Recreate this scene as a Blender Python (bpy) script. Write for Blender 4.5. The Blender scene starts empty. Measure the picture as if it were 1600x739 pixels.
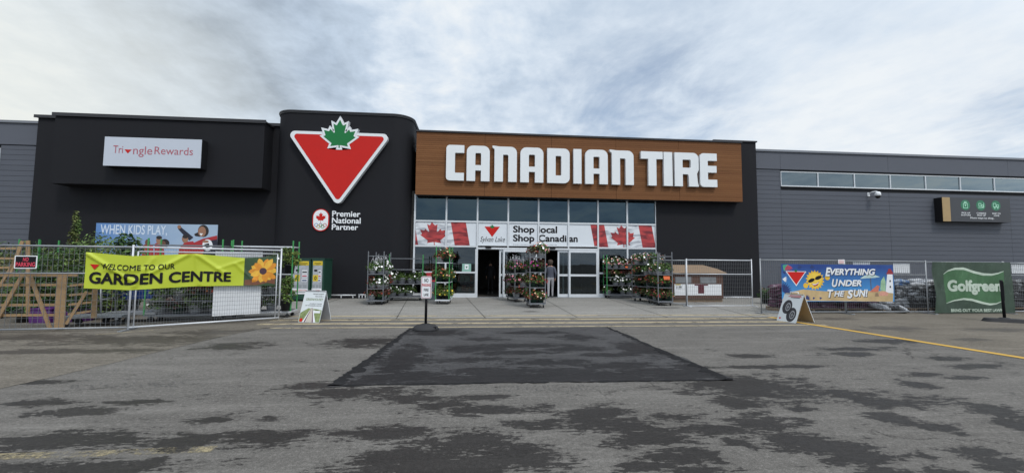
import bpy, bmesh, math, random
from mathutils import Vector, Matrix
from mathutils.geometry import tessellate_polygon
R = math.radians
random.seed(7)
scene = bpy.context.scene
COL = scene.collection

# ------------------------------------------------------------------ camera, sky, sun, exposure
FPX, EYE, HORIZON, ROLL, YAW = 650.0, 1.6, 412.0, 0.008, math.atan(650/7200)
PITCH = math.atan((HORIZON-369.5)/FPX)
_fw = Vector((math.sin(YAW)*math.cos(PITCH), math.cos(YAW)*math.cos(PITCH), math.sin(PITCH)))
_r0 = Vector((math.cos(YAW), -math.sin(YAW), 0)); _u0 = _r0.cross(_fw)
_rt = _r0*math.cos(ROLL) + _u0*math.sin(ROLL); _up = _u0*math.cos(ROLL) - _r0*math.sin(ROLL)
cam_data = bpy.data.cameras.new('camera'); cam = bpy.data.objects.new('camera', cam_data); COL.objects.link(cam)
cam_data.sensor_fit = 'HORIZONTAL'; cam_data.sensor_width = 36; cam_data.lens = 36*FPX/1600
cam_data.clip_start = 0.05; cam_data.clip_end = 5000
M = Matrix((_rt, _up, -_fw)).transposed().to_4x4(); M.translation = Vector((0, 0, EYE)); cam.matrix_world = M
scene.camera = cam

def ray(px, py): return _fw*FPX + _rt*(px-800) + _up*(369.5-py)
def G(px, py, z=0.0):            # survey: ground point seen at a photo pixel
    d = ray(px, py); t = (z-EYE)/d.z; return d.x*t, d.y*t
def P(px, py, Y):                # survey: (x, z) on the plane y = Y
    d = ray(px, py); t = Y/d.y; return d.x*t, EYE+d.z*t

SUN_EL, SUN_AZ = R(52), R(152)   # azimuth from +Y, clockwise
scene.view_settings.view_transform = 'Standard'; scene.view_settings.look = 'None'
scene.view_settings.exposure = 0.10; scene.view_settings.gamma = 1.0
scene.view_settings.use_curve_mapping = False

class NT:
    """small helper round a node tree"""
    def __init__(s, nt): s.nt = nt; s.n = nt.nodes; s.l = nt.links
    def new(s, t, **kw):
        n = s.n.new(t)
        for k, v in kw.items(): setattr(n, k, v)
        return n
    def link(s, a, b): s.l.new(a, b)
    def math(s, op, a, b=None, c=None, clamp=False):
        n = s.new('ShaderNodeMath', operation=op, use_clamp=clamp)
        for i, v in enumerate((a, b, c)):
            if v is None: continue
            if hasattr(v, 'links'): s.link(v, n.inputs[i])
            else: n.inputs[i].default_value = v
        return n.outputs[0]
    def vmath(s, op, a, b=None):
        n = s.new('ShaderNodeVectorMath', operation=op)
        for i, v in enumerate((a, b)):
            if v is None: continue
            if hasattr(v, 'links'): s.link(v, n.inputs[i])
            else: n.inputs[i].default_value = v
        return n
    def mix(s, f, a, b, blend='MIX'):
        n = s.new('ShaderNodeMix', data_type='RGBA', blend_type=blend)
        for i, v in ((0, f), (6, a), (7, b)):
            if hasattr(v, 'links'): s.link(v, n.inputs[i])
            else: n.inputs[i].default_value = v if i == 0 else (*v, 1)[:4]
        return n.outputs[2]
    def noise(s, vec, scale, detail=4, rough=.55, dist=0.0):
        n = s.new('ShaderNodeTexNoise'); n.inputs['Scale'].default_value = scale
        n.inputs['Detail'].default_value = detail; n.inputs['Roughness'].default_value = rough
        n.inputs['Distortion'].default_value = dist
        if vec is not None: s.link(vec, n.inputs['Vector'])
        return n.outputs['Fac']
    def ramp(s, f, lo, hi, a=0.0, b=1.0):
        n = s.new('ShaderNodeMapRange', clamp=True)
        s.link(f, n.inputs[0])
        for i, v in ((1, lo), (2, hi), (3, a), (4, b)): n.inputs[i].default_value = v
        return n.outputs[0]
    def scalevec(s, vec, sc):
        n = s.new('ShaderNodeMapping'); n.inputs['Scale'].default_value = sc; s.link(vec, n.inputs['Vector'])
        return n.outputs[0]

world = bpy.data.worlds.new('World'); scene.world = world; world.use_nodes = True
W = NT(world.node_tree); W.n.clear()
out = W.new('ShaderNodeOutputWorld')
sky = W.new('ShaderNodeTexSky', sky_type='NISHITA', sun_disc=False)
sky.sun_elevation = SUN_EL; sky.sun_rotation = SUN_AZ; sky.air_density = 1.0; sky.dust_density = 1.5
bg_sky = W.new('ShaderNodeBackground'); bg_sky.inputs[1].default_value = 0.13; W.link(sky.outputs[0], bg_sky.inputs[0])
tc = W.new('ShaderNodeTexCoord'); gen = tc.outputs['Generated']
sep = W.new('ShaderNodeSeparateXYZ'); W.link(gen, sep.inputs[0])
den = W.math('MAXIMUM', W.math('ADD', sep.outputs[2], 0.16), 0.05)
comb = W.new('ShaderNodeCombineXYZ')
W.link(W.math('DIVIDE', sep.outputs[0], den), comb.inputs[0]); W.link(W.math('DIVIDE', sep.outputs[1], den), comb.inputs[1])
cp = comb.outputs[0]
cpr = W.new('ShaderNodeMapping'); cpr.inputs['Rotation'].default_value = (0, 0, R(28)); cpr.inputs['Scale'].default_value = (1, .62, 1)
W.link(cp, cpr.inputs['Vector'])
n_big = W.noise(cpr.outputs[0], 0.85, 9, .58, .5)
n_mid = W.noise(cpr.outputs[0], 2.6, 9, .62, .35)
n_fine = W.noise(cp, 7.0, 7, .6, .2)
wn_ = W.new('ShaderNodeTexNoise'); wn_.inputs['Scale'].default_value = 1.9; wn_.inputs['Detail'].default_value = 7; wn_.inputs['Roughness'].default_value = .6; W.link(cpr.outputs[0], wn_.inputs['Vector'])
wv = W.vmath('SUBTRACT', wn_.outputs['Color'], (.5, .5, .5)); wv = W.vmath('MULTIPLY', wv.outputs[0], (.55, .3, .38))
wgen = W.vmath('NORMALIZE', W.vmath('ADD', gen, wv.outputs[0]).outputs[0]).outputs[0]
def lobe(px, py, width, straight=False):         # a cloud bank in a direction of the sky
    d = ray(px, py).normalized()
    v = W.vmath('DOT_PRODUCT', gen if straight else wgen, tuple(d))
    a = W.math('ARCCOSINE', W.math('MINIMUM', v.outputs['Value'], 1.0))
    n = W.new('ShaderNodeMapRange', interpolation_type='SMOOTHSTEP'); W.link(a, n.inputs[0])
    for i, x in ((1, 0), (2, R(width)), (3, 1.0), (4, 0.0)): n.inputs[i].default_value = x
    return n.outputs[0]
dark = W.math('MULTIPLY', lobe(310, 85, 16), 0.50)
dark = W.math('ADD', dark, W.math('MULTIPLY', lobe(150, 130, 17), 0.24))
dark = W.math('ADD', dark, W.math('MULTIPLY', lobe(440, 0, 17), 0.34))
dark = W.math('ADD', dark, W.math('MULTIPLY', lobe(1080, 20, 28), 0.22))
dark = W.math('ADD', dark, W.math('MULTIPLY', lobe(760, 150, 22), 0.14))
dark = W.math('SUBTRACT', dark, W.math('MULTIPLY', lobe(1260, 190, 20), 0.26))
dark = W.math('SUBTRACT', dark, W.math('MULTIPLY', lobe(40, 190, 20), 0.36))
tone = W.math('ADD', W.math('MULTIPLY', W.math('SUBTRACT', n_big, .5), 1.3), W.math('MULTIPLY', W.math('SUBTRACT', n_mid, .5), 1.45))
tone = W.math('ADD', tone, W.math('MULTIPLY', W.math('SUBTRACT', n_fine, .5), 0.95))
calm = W.ramp(W.vmath('DOT_PRODUCT', gen, (0.80, 0.55, 0.2)).outputs['Value'], .45, 1.0, 1.0, .35)
tone = W.math('MULTIPLY', tone, calm)
tone = W.math('ADD', W.math('ADD', W.math('MULTIPLY', tone, 1.15), W.math('MULTIPLY', dark, .98)), 0.27)
cr = W.new('ShaderNodeValToRGB'); W.link(W.math('MULTIPLY', tone, .66), cr.inputs[0])
e = cr.color_ramp.elements
e[0].position = 0.0; e[0].color = (.84, .885, .925, 1)
e[1].position = .92; e[1].color = (.27, .33, .40, 1)
q = e.new(.19); q.color = (.69, .775, .875, 1)
q = e.new(.37); q.color = (.54, .64, .765, 1)
warm = lobe(10, 190, 30, True)
ccol = W.mix(W.math('MULTIPLY', warm, .8), cr.outputs[0], (.84, .86, .81))
bg_c = W.new('ShaderNodeBackground'); W.link(ccol, bg_c.inputs[0])
sund = Vector((math.sin(SUN_AZ)*math.cos(SUN_EL), math.cos(SUN_AZ)*math.cos(SUN_EL), math.sin(SUN_EL)))
glow = W.ramp(W.vmath('DOT_PRODUCT', gen, tuple(sund)).outputs['Value'], .2, 1.0, .95, 1.6)
W.link(glow, bg_c.inputs[1])
gap = W.math('ADD', W.math('MULTIPLY', lobe(980, 190, 17), .62), W.math('MULTIPLY', lobe(1570, 234, 9), .6))
gap = W.math('ADD', gap, W.math('MULTIPLY', W.ramp(n_big, .55, .72), .25))
gap = W.math('MULTIPLY', gap, W.ramp(n_mid, .36, .60), clamp=True)
mixw = W.new('ShaderNodeMixShader'); W.link(gap, mixw.inputs[0]); W.link(bg_c.outputs[0], mixw.inputs[1]); W.link(bg_sky.outputs[0], mixw.inputs[2])
W.link(mixw.outputs[0], out.inputs[0])

sl = bpy.data.lights.new('sun', 'SUN'); sl.energy = 1.4; sl.angle = R(10); sl.color = (1, .95, .88)
so = bpy.data.objects.new('sun', sl); COL.objects.link(so); so.location = (30, -40, 60)
so.rotation_euler = (-sund).to_track_quat('-Z', 'Y').to_euler()

# ------------------------------------------------------------------ materials
MATS = {}
def mat(name, col, rough=.6, var=.12, scale=6.0, bump=0.0, bscale=60.0, metal=0.0, spec=.5, stretch=None, fine=0.0):
    if name in MATS: return MATS[name]
    m = bpy.data.materials.new(name); m.use_nodes = True
    T = NT(m.node_tree); b = T.n['Principled BSDF']
    tcn = T.new('ShaderNodeTexCoord'); v = tcn.outputs['Object']
    if stretch: v = T.scalevec(v, stretch)
    f = T.noise(v, scale, 6, .6)
    c1 = tuple(max(0, c*(1-var*1.6)) for c in col); c2 = tuple(min(1, c*(1+var*1.6)) for c in col)
    cc = T.mix(f, c1, c2)
    if fine:
        f2 = T.noise(v, bscale, 3, .6)
        cc = T.mix(T.ramp(f2, .3, .7), cc, tuple(c*(1-fine) for c in col))
    T.link(cc, b.inputs['Base Color'])
    rr = T.ramp(f, .25, .75, max(.02, rough-.08), min(1, rough+.08)); T.link(rr, b.inputs['Roughness'])
    b.inputs['Metallic'].default_value = metal; b.inputs['Specular IOR Level'].default_value = spec
    if bump:
        bn = T.new('ShaderNodeBump'); bn.inputs['Strength'].default_value = bump; bn.inputs['Distance'].default_value = .01
        T.link(T.noise(v, bscale, 5, .6), bn.inputs['Height']); T.link(bn.outputs[0], b.inputs['Normal'])
    MATS[name] = m; return m

def leaf_mat(name, col, var=.55, rough=.55):
    if name in MATS: return MATS[name]
    m = bpy.data.materials.new(name); m.use_nodes = True
    T = NT(m.node_tree); b = T.n['Principled BSDF']
    g = T.new('ShaderNodeNewGeometry')
    f = g.outputs['Random Per Island']
    oi = T.new('ShaderNodeObjectInfo')
    cc = T.mix(f, tuple(c*(1-var) for c in col), tuple(min(1, c*(1+var)) for c in col))
    hs = T.new('ShaderNodeHueSaturation'); T.link(cc, hs.inputs['Color'])
    T.link(T.ramp(oi.outputs['Random'], 0, 1, .485, .515), hs.inputs['Hue'])
    T.link(T.ramp(f, 0, 1, .8, 1.15), hs.inputs['Value'])
    T.link(hs.outputs[0], b.inputs['Base Color']); b.inputs['Roughness'].default_value = rough
    b.inputs['Specular IOR Level'].default_value = .3
    MATS[name] = m; return m

def glass_mat(name, tint, refl=1.0, rcol=(.85, .93, 1)):
    m = bpy.data.materials.new(name); m.use_nodes = True
    T = NT(m.node_tree); T.n.remove(T.n['Principled BSDF'])
    o = T.n['Material Output']
    tr = T.new('ShaderNodeBsdfTransparent'); tr.inputs[0].default_value = (*tint, 1)
    gl = T.new('ShaderNodeBsdfGlossy'); gl.inputs['Roughness'].default_value = .012; gl.inputs[0].default_value = (*rcol, 1)
    tcn = T.new('ShaderNodeTexCoord')
    bn = T.new('ShaderNodeBump'); bn.inputs['Strength'].default_value = .04; bn.inputs['Distance'].default_value = .02
    T.link(T.noise(tcn.outputs['Object'], 1.3, 2, .5), bn.inputs['Height']); T.link(bn.outputs[0], gl.inputs['Normal'])
    fr = T.new('ShaderNodeFresnel'); fr.inputs[0].default_value = 1.5
    f = T.math('MULTIPLY', fr.outputs[0], refl, clamp=True)
    mx = T.new('ShaderNodeMixShader'); T.link(f, mx.inputs[0]); T.link(tr.outputs[0], mx.inputs[1]); T.link(gl.outputs[0], mx.inputs[2])
    T.link(mx.outputs[0], o.inputs[0]); MATS[name] = m; return m

m_black = mat('black_stucco', (.0098, .0101, .0130), .78, .26, .9, .5, 90, spec=.26, stretch=(1.6, 1, .35))
m_blackcap = mat('dark_flashing', (.03, .03, .033), .45, .1, 2, metal=.3)
m_greysid = mat('grey_siding', (.088, .096, .116), .6, .12, .8, .25, 30, spec=.3, stretch=(.35, 1, 3))
m_greyband = mat('grey_fascia', (.096, .104, .125), .6, .08, .7, .15, 30, spec=.3)
m_groove = mat('groove_shadow_gap', (.015, .016, .018), .9)
m_cop = mat('grey_coping', (.17, .18, .2), .4, .1, 2, metal=.2)
m_alu = mat('white_aluminium', (.62, .65, .68), .42, .06, 3)
m_galv = mat('galvanised_steel', (.27, .285, .30), .45, .18, 8, metal=.4)
m_cart = mat('cart_steel', (.17, .18, .195), .5, .2, 8, metal=.3)
m_galvb = mat('bright_galvanised', (.62, .64, .67), .42, .10, 8, metal=.25)
m_wire = mat('fence_wire', (.20, .21, .22), .5, .15, 8, metal=.3)
m_white = mat('white_paint', (.78, .80, .82), .5, .04, 5)
m_letter = mat('white_acrylic', (.72, .75, .765), .42, .03, 2)
m_letterside = mat('letter_return', (.62, .64, .66), .5, .05, 3)
m_red = mat('sign_red', (.52, .016, .012), .55, .05, 3, spec=.2)
m_green = mat('sign_green', (.014, .17, .05), .55, .05, 3, spec=.2)
m_ink = mat('black_ink', (.010, .010, .012), .7, .05, 5, spec=.2)
m_rubber = mat('black_rubber', (.02, .02, .022), .75, .25, 9, .2, 60)
m_greenpost = mat('green_cart_paint', (.045, .27, .075), .45, .15, 6)
m_paper = mat('white_sheet', (.70, .72, .74), .7, .05, 4)
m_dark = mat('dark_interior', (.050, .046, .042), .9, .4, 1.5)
g_pane = glass_mat('storefront_glass', (.62, .68, .68), 1.25)
g_clere = glass_mat('clerestory_glass', (.12, .14, .15), 3.6, (.80, .95, 1))

def wood_panel_mat():
    m = bpy.data.materials.new('wood_look_cladding'); m.use_nodes = True
    T = NT(m.node_tree); b = T.n['Principled BSDF']
    tcn = T.new('ShaderNodeTexCoord'); v = tcn.outputs['Object']
    s = T.new('ShaderNodeSeparateXYZ'); T.link(v, s.inputs[0])
    z = T.math('MULTIPLY', s.outputs[2], 1/.098)
    fr = T.math('FRACT', z); fl = T.math('FLOOR', z)
    wn = T.new('ShaderNodeTexWhiteNoise', noise_dimensions='1D'); T.link(fl, wn.inputs['W'])
    grain = T.noise(T.scalevec(v, (.7, 1, 26)), 2.2, 6, .65, .4)
    big = T.noise(T.scalevec(v, (.25, 1, 1)), 1.0, 3, .5)
    c = T.mix(grain, (.120, .052, .021), (.250, .115, .048))
    c = T.mix(T.math('MULTIPLY', wn.outputs['Value'], .55), c, (.110, .042, .016))
    c = T.mix(T.ramp(big, .35, .7, 0, .25), c, (.28, .12, .045))
    line = T.math('LESS_THAN', fr, .10)
    c = T.mix(T.math('MULTIPLY', line, .75), c, (.045, .018, .008))
    T.link(c, b.inputs['Base Color']); b.inputs['Roughness'].default_value = .6; b.inputs['Specular IOR Level'].default_value = .15
    bn = T.new('ShaderNodeBump'); bn.inputs['Strength'].default_value = .6; bn.inputs['Distance'].default_value = .008
    T.link(T.math('SUBTRACT', 1.0, line), bn.inputs['Height']); T.link(bn.outputs[0], b.inputs['Normal'])
    return m
m_woodclad = wood_panel_mat()
def lumber(name, c1, c2):
    m = bpy.data.materials.new(name); m.use_nodes = True
    T = NT(m.node_tree); b = T.n['Principled BSDF']
    tcn = T.new('ShaderNodeTexCoord'); v = tcn.outputs['Object']
    g = T.noise(T.scalevec(v, (9, 9, 9)), 1.2, 6, .6, .6); h = T.noise(v, 40, 3, .6)
    T.link(T.mix(T.ramp(h, .3, .7, 0, .3), T.mix(g, c1, c2), c1), b.inputs['Base Color'])
    b.inputs['Roughness'].default_value = .75; return m
m_lumber = lumber('cedar_lumber', (.24, .15, .075), (.42, .28, .145))
m_brownply = lumber('brown_plywood', (.075, .036, .024), (.12, .058, .038))
m_tanboard = lumber('tan_board', (.20, .135, .085), (.32, .23, .15))

# ------------------------------------------------------------------ mesh helpers
class MB:
    def __init__(s): s.bm = bmesh.new(); s.mats = []
    def mi(s, m):
        if m not in s.mats: s.mats.append(m)
        return s.mats.index(m)
    def face(s, pts, m, smooth=False):
        try: f = s.bm.faces.new([s.bm.verts.new(p) for p in pts])
        except ValueError: return
        f.material_index = s.mi(m); f.smooth = smooth
    def box(s, x0, x1, y0, y1, z0, z1, m):
        v = [s.bm.verts.new(p) for p in ((x0,y0,z0),(x1,y0,z0),(x1,y1,z0),(x0,y1,z0),(x0,y0,z1),(x1,y0,z1),(x1,y1,z1),(x0,y1,z1))]
        k = s.mi(m)
        for q in ((3,2,1,0),(4,5,6,7),(0,1,5,4),(1,2,6,5),(2,3,7,6),(3,0,4,7)):
            s.bm.faces.new([v[i] for i in q]).material_index = k
    def bar(s, a, b, w, h, m, up=(0, 0, 1)):
        a = Vector(a); b = Vector(b); d = (b-a).normalized(); u = Vector(up)
        if abs(d.dot(u)) > .98: u = Vector((0, 1, 0))
        sx = d.cross(u).normalized()*(w/2); sy = sx.cross(d).normalized()*(h/2)
        v = [s.bm.verts.new(p) for p in (a-sx-sy, a+sx-sy, a+sx+sy, a-sx+sy, b-sx-sy, b+sx-sy, b+sx+sy, b-sx+sy)]
        k = s.mi(m)
        for q in ((3,2,1,0),(4,5,6,7),(0,1,5,4),(1,2,6,5),(2,3,7,6),(3,0,4,7)):
            s.bm.faces.new([v[i] for i in q]).material_index = k
    def tube(s, pts, r, m, seg=8, cap=True):
        pts = [Vector(p) for p in pts]; n = len(pts); rs = r if isinstance(r, (list, tuple)) else [r]*n
        k = s.mi(m); rings = []; prev = None
        for i, p in enumerate(pts):
            d = ((pts[min(i+1, n-1)]-pts[max(i-1, 0)])).normalized()
            if prev is None: prev = Vector((0, 0, 1)) if abs(d.z) < .9 else Vector((1, 0, 0))
            a = (prev - d*prev.dot(d)).normalized(); b = d.cross(a); prev = a
            rings.append([s.bm.verts.new(p + (a*math.cos(2*math.pi*j/seg) + b*math.sin(2*math.pi*j/seg))*rs[i]) for j in range(seg)])
        for i in range(n-1):
            for j in range(seg):
                f = s.bm.faces.new((rings[i][j], rings[i][(j+1) % seg], rings[i+1][(j+1) % seg], rings[i+1][j])); f.material_index = k; f.smooth = True
        if cap:
            s.bm.faces.new(rings[0][::-1]).material_index = k; s.bm.faces.new(rings[-1]).material_index = k
    def lathe(s, prof, m, c=(0, 0, 0), seg=20, sx=1, sy=1):
        k = s.mi(m); rings = []
        for r, z in prof:
            if r < 1e-5: rings.append([s.bm.verts.new((c[0], c[1], c[2]+z))])
            else: rings.append([s.bm.verts.new((c[0]+r*sx*math.cos(2*math.pi*j/seg), c[1]+r*sy*math.sin(2*math.pi*j/seg), c[2]+z)) for j in range(seg)])
        for a, b in zip(rings, rings[1:]):
            for j in range(seg):
                q = [a[j % len(a)], a[(j+1) % len(a)], b[(j+1) % len(b)], b[j % len(b)]]
                u = []
                for w in q:
                    if w not in u: u.append(w)
                if len(u) > 2:
                    try: f = s.bm.faces.new(u); f.material_index = k; f.smooth = True
                    except ValueError: pass
    def shape(s, loops, fn, m, d=0.0):
        """flat filled outline (first loop) with holes; fn(u, v, d) -> 3D"""
        if not isinstance(loops[0][0], (tuple, list)): loops = [loops]
        flat = [p for l in loops for p in l]
        tris = tessellate_polygon([[Vector((u, v, 0)) for u, v in l] for l in loops])
        vs = [s.bm.verts.new(fn(u, v, d)) for u, v in flat]; k = s.mi(m)
        for t in tris:
            a, b, c = [Vector((flat[i][0], flat[i][1])) for i in t]
            ar = (b-a).cross(c-a)
            if abs(ar) < 1e-12: continue
            t = t if ar > 0 else t[::-1]
            try: s.bm.faces.new([vs[i] for i in t]).material_index = k
            except ValueError: pass
    def prism(s, loops, fn, d0, d1, mf, ms):
        if not isinstance(loops[0][0], (tuple, list)): loops = [loops]
        s.shape(loops, fn, mf, d1)
        k = s.mi(ms)
        for li, l in enumerate(loops):
            ar = sum(l[i][0]*l[(i+1) % len(l)][1]-l[(i+1) % len(l)][0]*l[i][1] for i in range(len(l)))
            if (ar < 0) == (li == 0): l = l[::-1]
            a = [s.bm.verts.new(fn(u, v, d0)) for u, v in l]; b = [s.bm.verts.new(fn(u, v, d1)) for u, v in l]
            for i in range(len(l)):
                j = (i+1) % len(l); s.bm.faces.new((a[i], a[j], b[j], b[i])).material_index = k
    def leaves(s, c, rad, n, size, m, rnd, shell=.35, droop=0.0, flat=.5):
        k = s.mi(m)
        for _ in range(n):
            while True:
                p = Vector((rnd.uniform(-1, 1), rnd.uniform(-1, 1), rnd.uniform(-1, 1)))
                if shell <= p.length <= 1: break
            q = Vector((c[0]+p.x*rad[0], c[1]+p.y*rad[1], c[2]+p.z*rad[2] - droop*(p.x*p.x+p.y*p.y)))
            nrm = (p + Vector((rnd.uniform(-1, 1), rnd.uniform(-1, 1), rnd.uniform(-1, 1)))*.9 + Vector((0, 0, flat))).normalized()
            t = nrm.orthogonal().normalized(); t.rotate(Matrix.Rotation(rnd.uniform(0, 6.28), 3, nrm)); b = nrm.cross(t)
            L = size*rnd.uniform(.6, 1.35); w = L*rnd.uniform(.35, .55)
            pts = [q-t*L*.5, q-t*L*.05+b*w*.5+nrm*L*.06, q+t*L*.5-nrm*L*.12, q-t*L*.05-b*w*.5+nrm*L*.06]
            f = s.bm.faces.new([s.bm.verts.new(x) for x in pts]); f.material_index = k
    def blooms(s, c, rad, n, size, mats, rnd, zmin=-.1, droop=0.0):
        for _ in range(n):
            while True:
                p = Vector((rnd.gauss(0, 1), rnd.gauss(0, 1), rnd.gauss(0, 1)))
                if p.length > .1:
                    p.normalize()
                    if p.z > zmin: break
            q = Vector((c[0]+p.x*rad[0]*1.04, c[1]+p.y*rad[1]*1.04, c[2]+p.z*rad[2]*1.04 - droop*(p.x*p.x+p.y*p.y)))
            nrm = (p+Vector((rnd.uniform(-.5, .5), rnd.uniform(-.5, .5), rnd.uniform(-.2, .6)))).normalized()
            t = nrm.orthogonal().normalized(); b = nrm.cross(t); r = size*rnd.uniform(.7, 1.2)*.5; m = rnd.choice(mats)
            k = s.mi(m); ph = rnd.uniform(0, 6)
            cv = s.bm.verts.new(q-nrm*r*.3)
            ring = [s.bm.verts.new(q+(t*math.cos(ph+j*math.pi/5)+b*math.sin(ph+j*math.pi/5))*r*(1 if j % 2 == 0 else .68)) for j in range(10)]
            for j in range(10): s.bm.faces.new((cv, ring[j], ring[(j+1) % 10])).material_index = k
    def gridcut(s, axis, lo, hi, step):
        x = lo
        no = [0, 0, 0]; no[axis] = 1
        while x < hi:
            co = [0, 0, 0]; co[axis] = x
            bmesh.ops.bisect_plane(s.bm, geom=s.bm.verts[:]+s.bm.edges[:]+s.bm.faces[:], plane_co=co, plane_no=no, dist=1e-6)
            x += step
    def warp(s, fn):
        for v in s.bm.verts: v.co = Vector(fn(v.co))
    def build(s, name, parent=None, world=False, loc=None, smooth=False):
        if world and parent is not None:
            o = parent.location; bmesh.ops.translate(s.bm, verts=s.bm.verts, vec=-Vector(o))
        bmesh.ops.recalc_face_normals(s.bm, faces=[f for f in s.bm.faces]) if False else None
        me = bpy.data.meshes.new(name); s.bm.to_mesh(me); s.bm.free()
        for m in s.mats: me.materials.append(m)
        if smooth: me.shade_smooth()
        ob = bpy.data.objects.new(name, me); COL.objects.link(ob)
        if parent is not None: ob.parent = parent
        if loc: ob.location = loc
        return ob

def tag(o, label=None, cat=None, group=None, kind=None):
    if label: o['label'] = label
    if cat: o['category'] = cat
    if group: o['group'] = group
    if kind: o['kind'] = kind
    return o
def thing(name, label, cat, loc=(0, 0, 0), rz=0.0, group=None):
    o = bpy.data.objects.new(name, None); COL.objects.link(o); o.empty_display_size = .2
    o.location = loc; o.rotation_euler = (0, 0, rz); return tag(o, label, cat, group)
def children(o): return [c for c in list(COL.objects) if c.parent == o]
def dup(root, loc, rz=0.0, label=None, group=None, scale=1.0, kids=None):
    r = root.copy(); COL.objects.link(r); r.location = loc; r.rotation_euler = (0, 0, rz); r.scale = (scale,)*3
    if label: r['label'] = label
    if group: r['group'] = group
    for ch in (kids if kids is not None else KIDS[root.name]):
        c = ch[0].copy(); COL.objects.link(c); c.parent = r
        for g in ch[1]:
            d = g.copy(); COL.objects.link(d); d.parent = c
    return r
KIDS = {}
def remember(root):
    ks = []
    for c in root.children_recursive:
        if c.parent == root: ks.append((c, [g for g in root.children_recursive if g.parent == c]))
    KIDS[root.name] = ks; return root

# lettering -> mesh
_tc = {}
def text_polys(body, bold=0.0, shear=0.0, spacing=1.0):
    key = (body, bold, shear, spacing)
    if key in _tc: return _tc[key]
    cu = bpy.data.curves.new('lettering', 'FONT'); cu.body = body; cu.size = 1; cu.offset = bold; cu.shear = shear
    cu.space_character = spacing; cu.resolution_u = 4; cu.align_x = 'CENTER'
    ob = bpy.data.objects.new('lettering', cu); COL.objects.link(ob)
    dg = bpy.context.evaluated_depsgraph_get(); dg.update()
    me = bpy.data.meshes.new_from_object(ob.evaluated_get(dg))
    vs = [(v.co.x, v.co.y) for v in me.vertices]; fs = [tuple(p.vertices) for p in me.polygons]
    bpy.data.objects.remove(ob); bpy.data.curves.remove(cu); bpy.data.meshes.remove(me)
    _tc[key] = (vs, fs); return vs, fs
def put_text(mb, body, box, fn, m, d=.004, bold=0.012, shear=0.0, spacing=1.0, keep=False):
    vs, fs = text_polys(body, 0.0, shear, spacing)
    if not vs: return
    x0 = min(v[0] for v in vs); x1 = max(v[0] for v in vs); y0 = min(v[1] for v in vs); y1 = max(v[1] for v in vs)
    g = max(0, bold); sx = (box[2]-box[0])/(x1-x0+2*g); sy = (box[3]-box[1])/(y1-y0+2*g)
    k = mb.mi(m); offs = [(0, 0)] if g < .004 else [(math.cos(i*math.pi/4)*g, math.sin(i*math.pi/4)*g) for i in range(8)]
    for i, (ox, oy) in enumerate(offs):                # heavier strokes: the same outline struck again round itself
        bv = [mb.bm.verts.new(fn(box[0]+(x+ox-x0+g)*sx, box[1]+(y+oy-y0+g)*sy, d+.00012*i)) for x, y in vs]
        for f in fs:
            try: mb.bm.faces.new([bv[j] for j in f]).material_index = k
            except ValueError: pass

# outlines
_half = [(-90,-2030),(-45,-1167),(-70,-1100),(-156,-1069),(-1015,-1220),(-899,-900),(-919,-827),(-1860,-65),(-1648,34),(-1614,113),(-1800,685),(-1258,570),(-1185,608),(-1080,855),(-657,401),(-546,458),(-750,1510),(-423,1321),(-332,1348)]
def maple(cx, cy, h, stem=1.0):
    pts = [(x/4030, (max(y, -1300-730*stem))/4030) for x, y in _half]
    full = pts + [(0, 2000/4030)] + [(-x, y) for x, y in reversed(pts)]
    full = full[::-1]                                  # counter-clockwise
    return [(cx+x*h, cy+y*h) for x, y in full]
def circle(cx, cy, r, n=24, ry=None): return [(cx+r*math.cos(2*math.pi*i/n), cy+(ry or r)*math.sin(2*math.pi*i/n)) for i in range(n)]
def rect(x0, y0, x1, y1): return [(x0, y0), (x1, y0), (x1, y1), (x0, y1)]
def rpoly(pts, seg=5):
    """polygon with per-corner radius (x, y, r)"""
    o = []; n = len(pts)
    for i, (x, y, r) in enumerate(pts):
        if r <= 0: o.append((x, y)); continue
        p = Vector((x, y)); a = (Vector(pts[i-1][:2])-p); b = (Vector(pts[(i+1) % n][:2])-p)
        an = a.angle(b); t = min(r/math.tan(an/2), a.length*.499, b.length*.499); a.normalize(); b.normalize()
        rr = t*math.tan(an/2); c = p+(a+b).normalized()*(rr/math.sin(an/2))
        v0 = p+a*t-c; v1 = p+b*t-c; tot = math.atan2(v0.x*v1.y-v0.y*v1.x, v0.dot(v1))
        for j in range(seg+1):
            th = tot*j/seg; o.append((c.x+v0.x*math.cos(th)-v0.y*math.sin(th), c.y+v0.x*math.sin(th)+v0.y*math.cos(th)))
    return o
def offset_poly(pts, w):
    o = []; n = len(pts)
    for i in range(n):
        p = Vector(pts[i]); a = (p-Vector(pts[i-1])).normalized(); b = (Vector(pts[(i+1) % n])-p).normalized()
        na = Vector((a.y, -a.x)); nb = Vector((b.y, -b.x)); m = na+nb
        if m.length < 1e-4: o.append(tuple(p+na*w)); continue
        m.normalize(); k = min(w/max(.35, m.dot(na)), w*2.0); o.append(tuple(p+m*k))
    return o
def wallfn(Y):                   # (u, v) = (x, z) on a wall facing the camera
    return lambda u, v, d: (u, Y-d, v)

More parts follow.
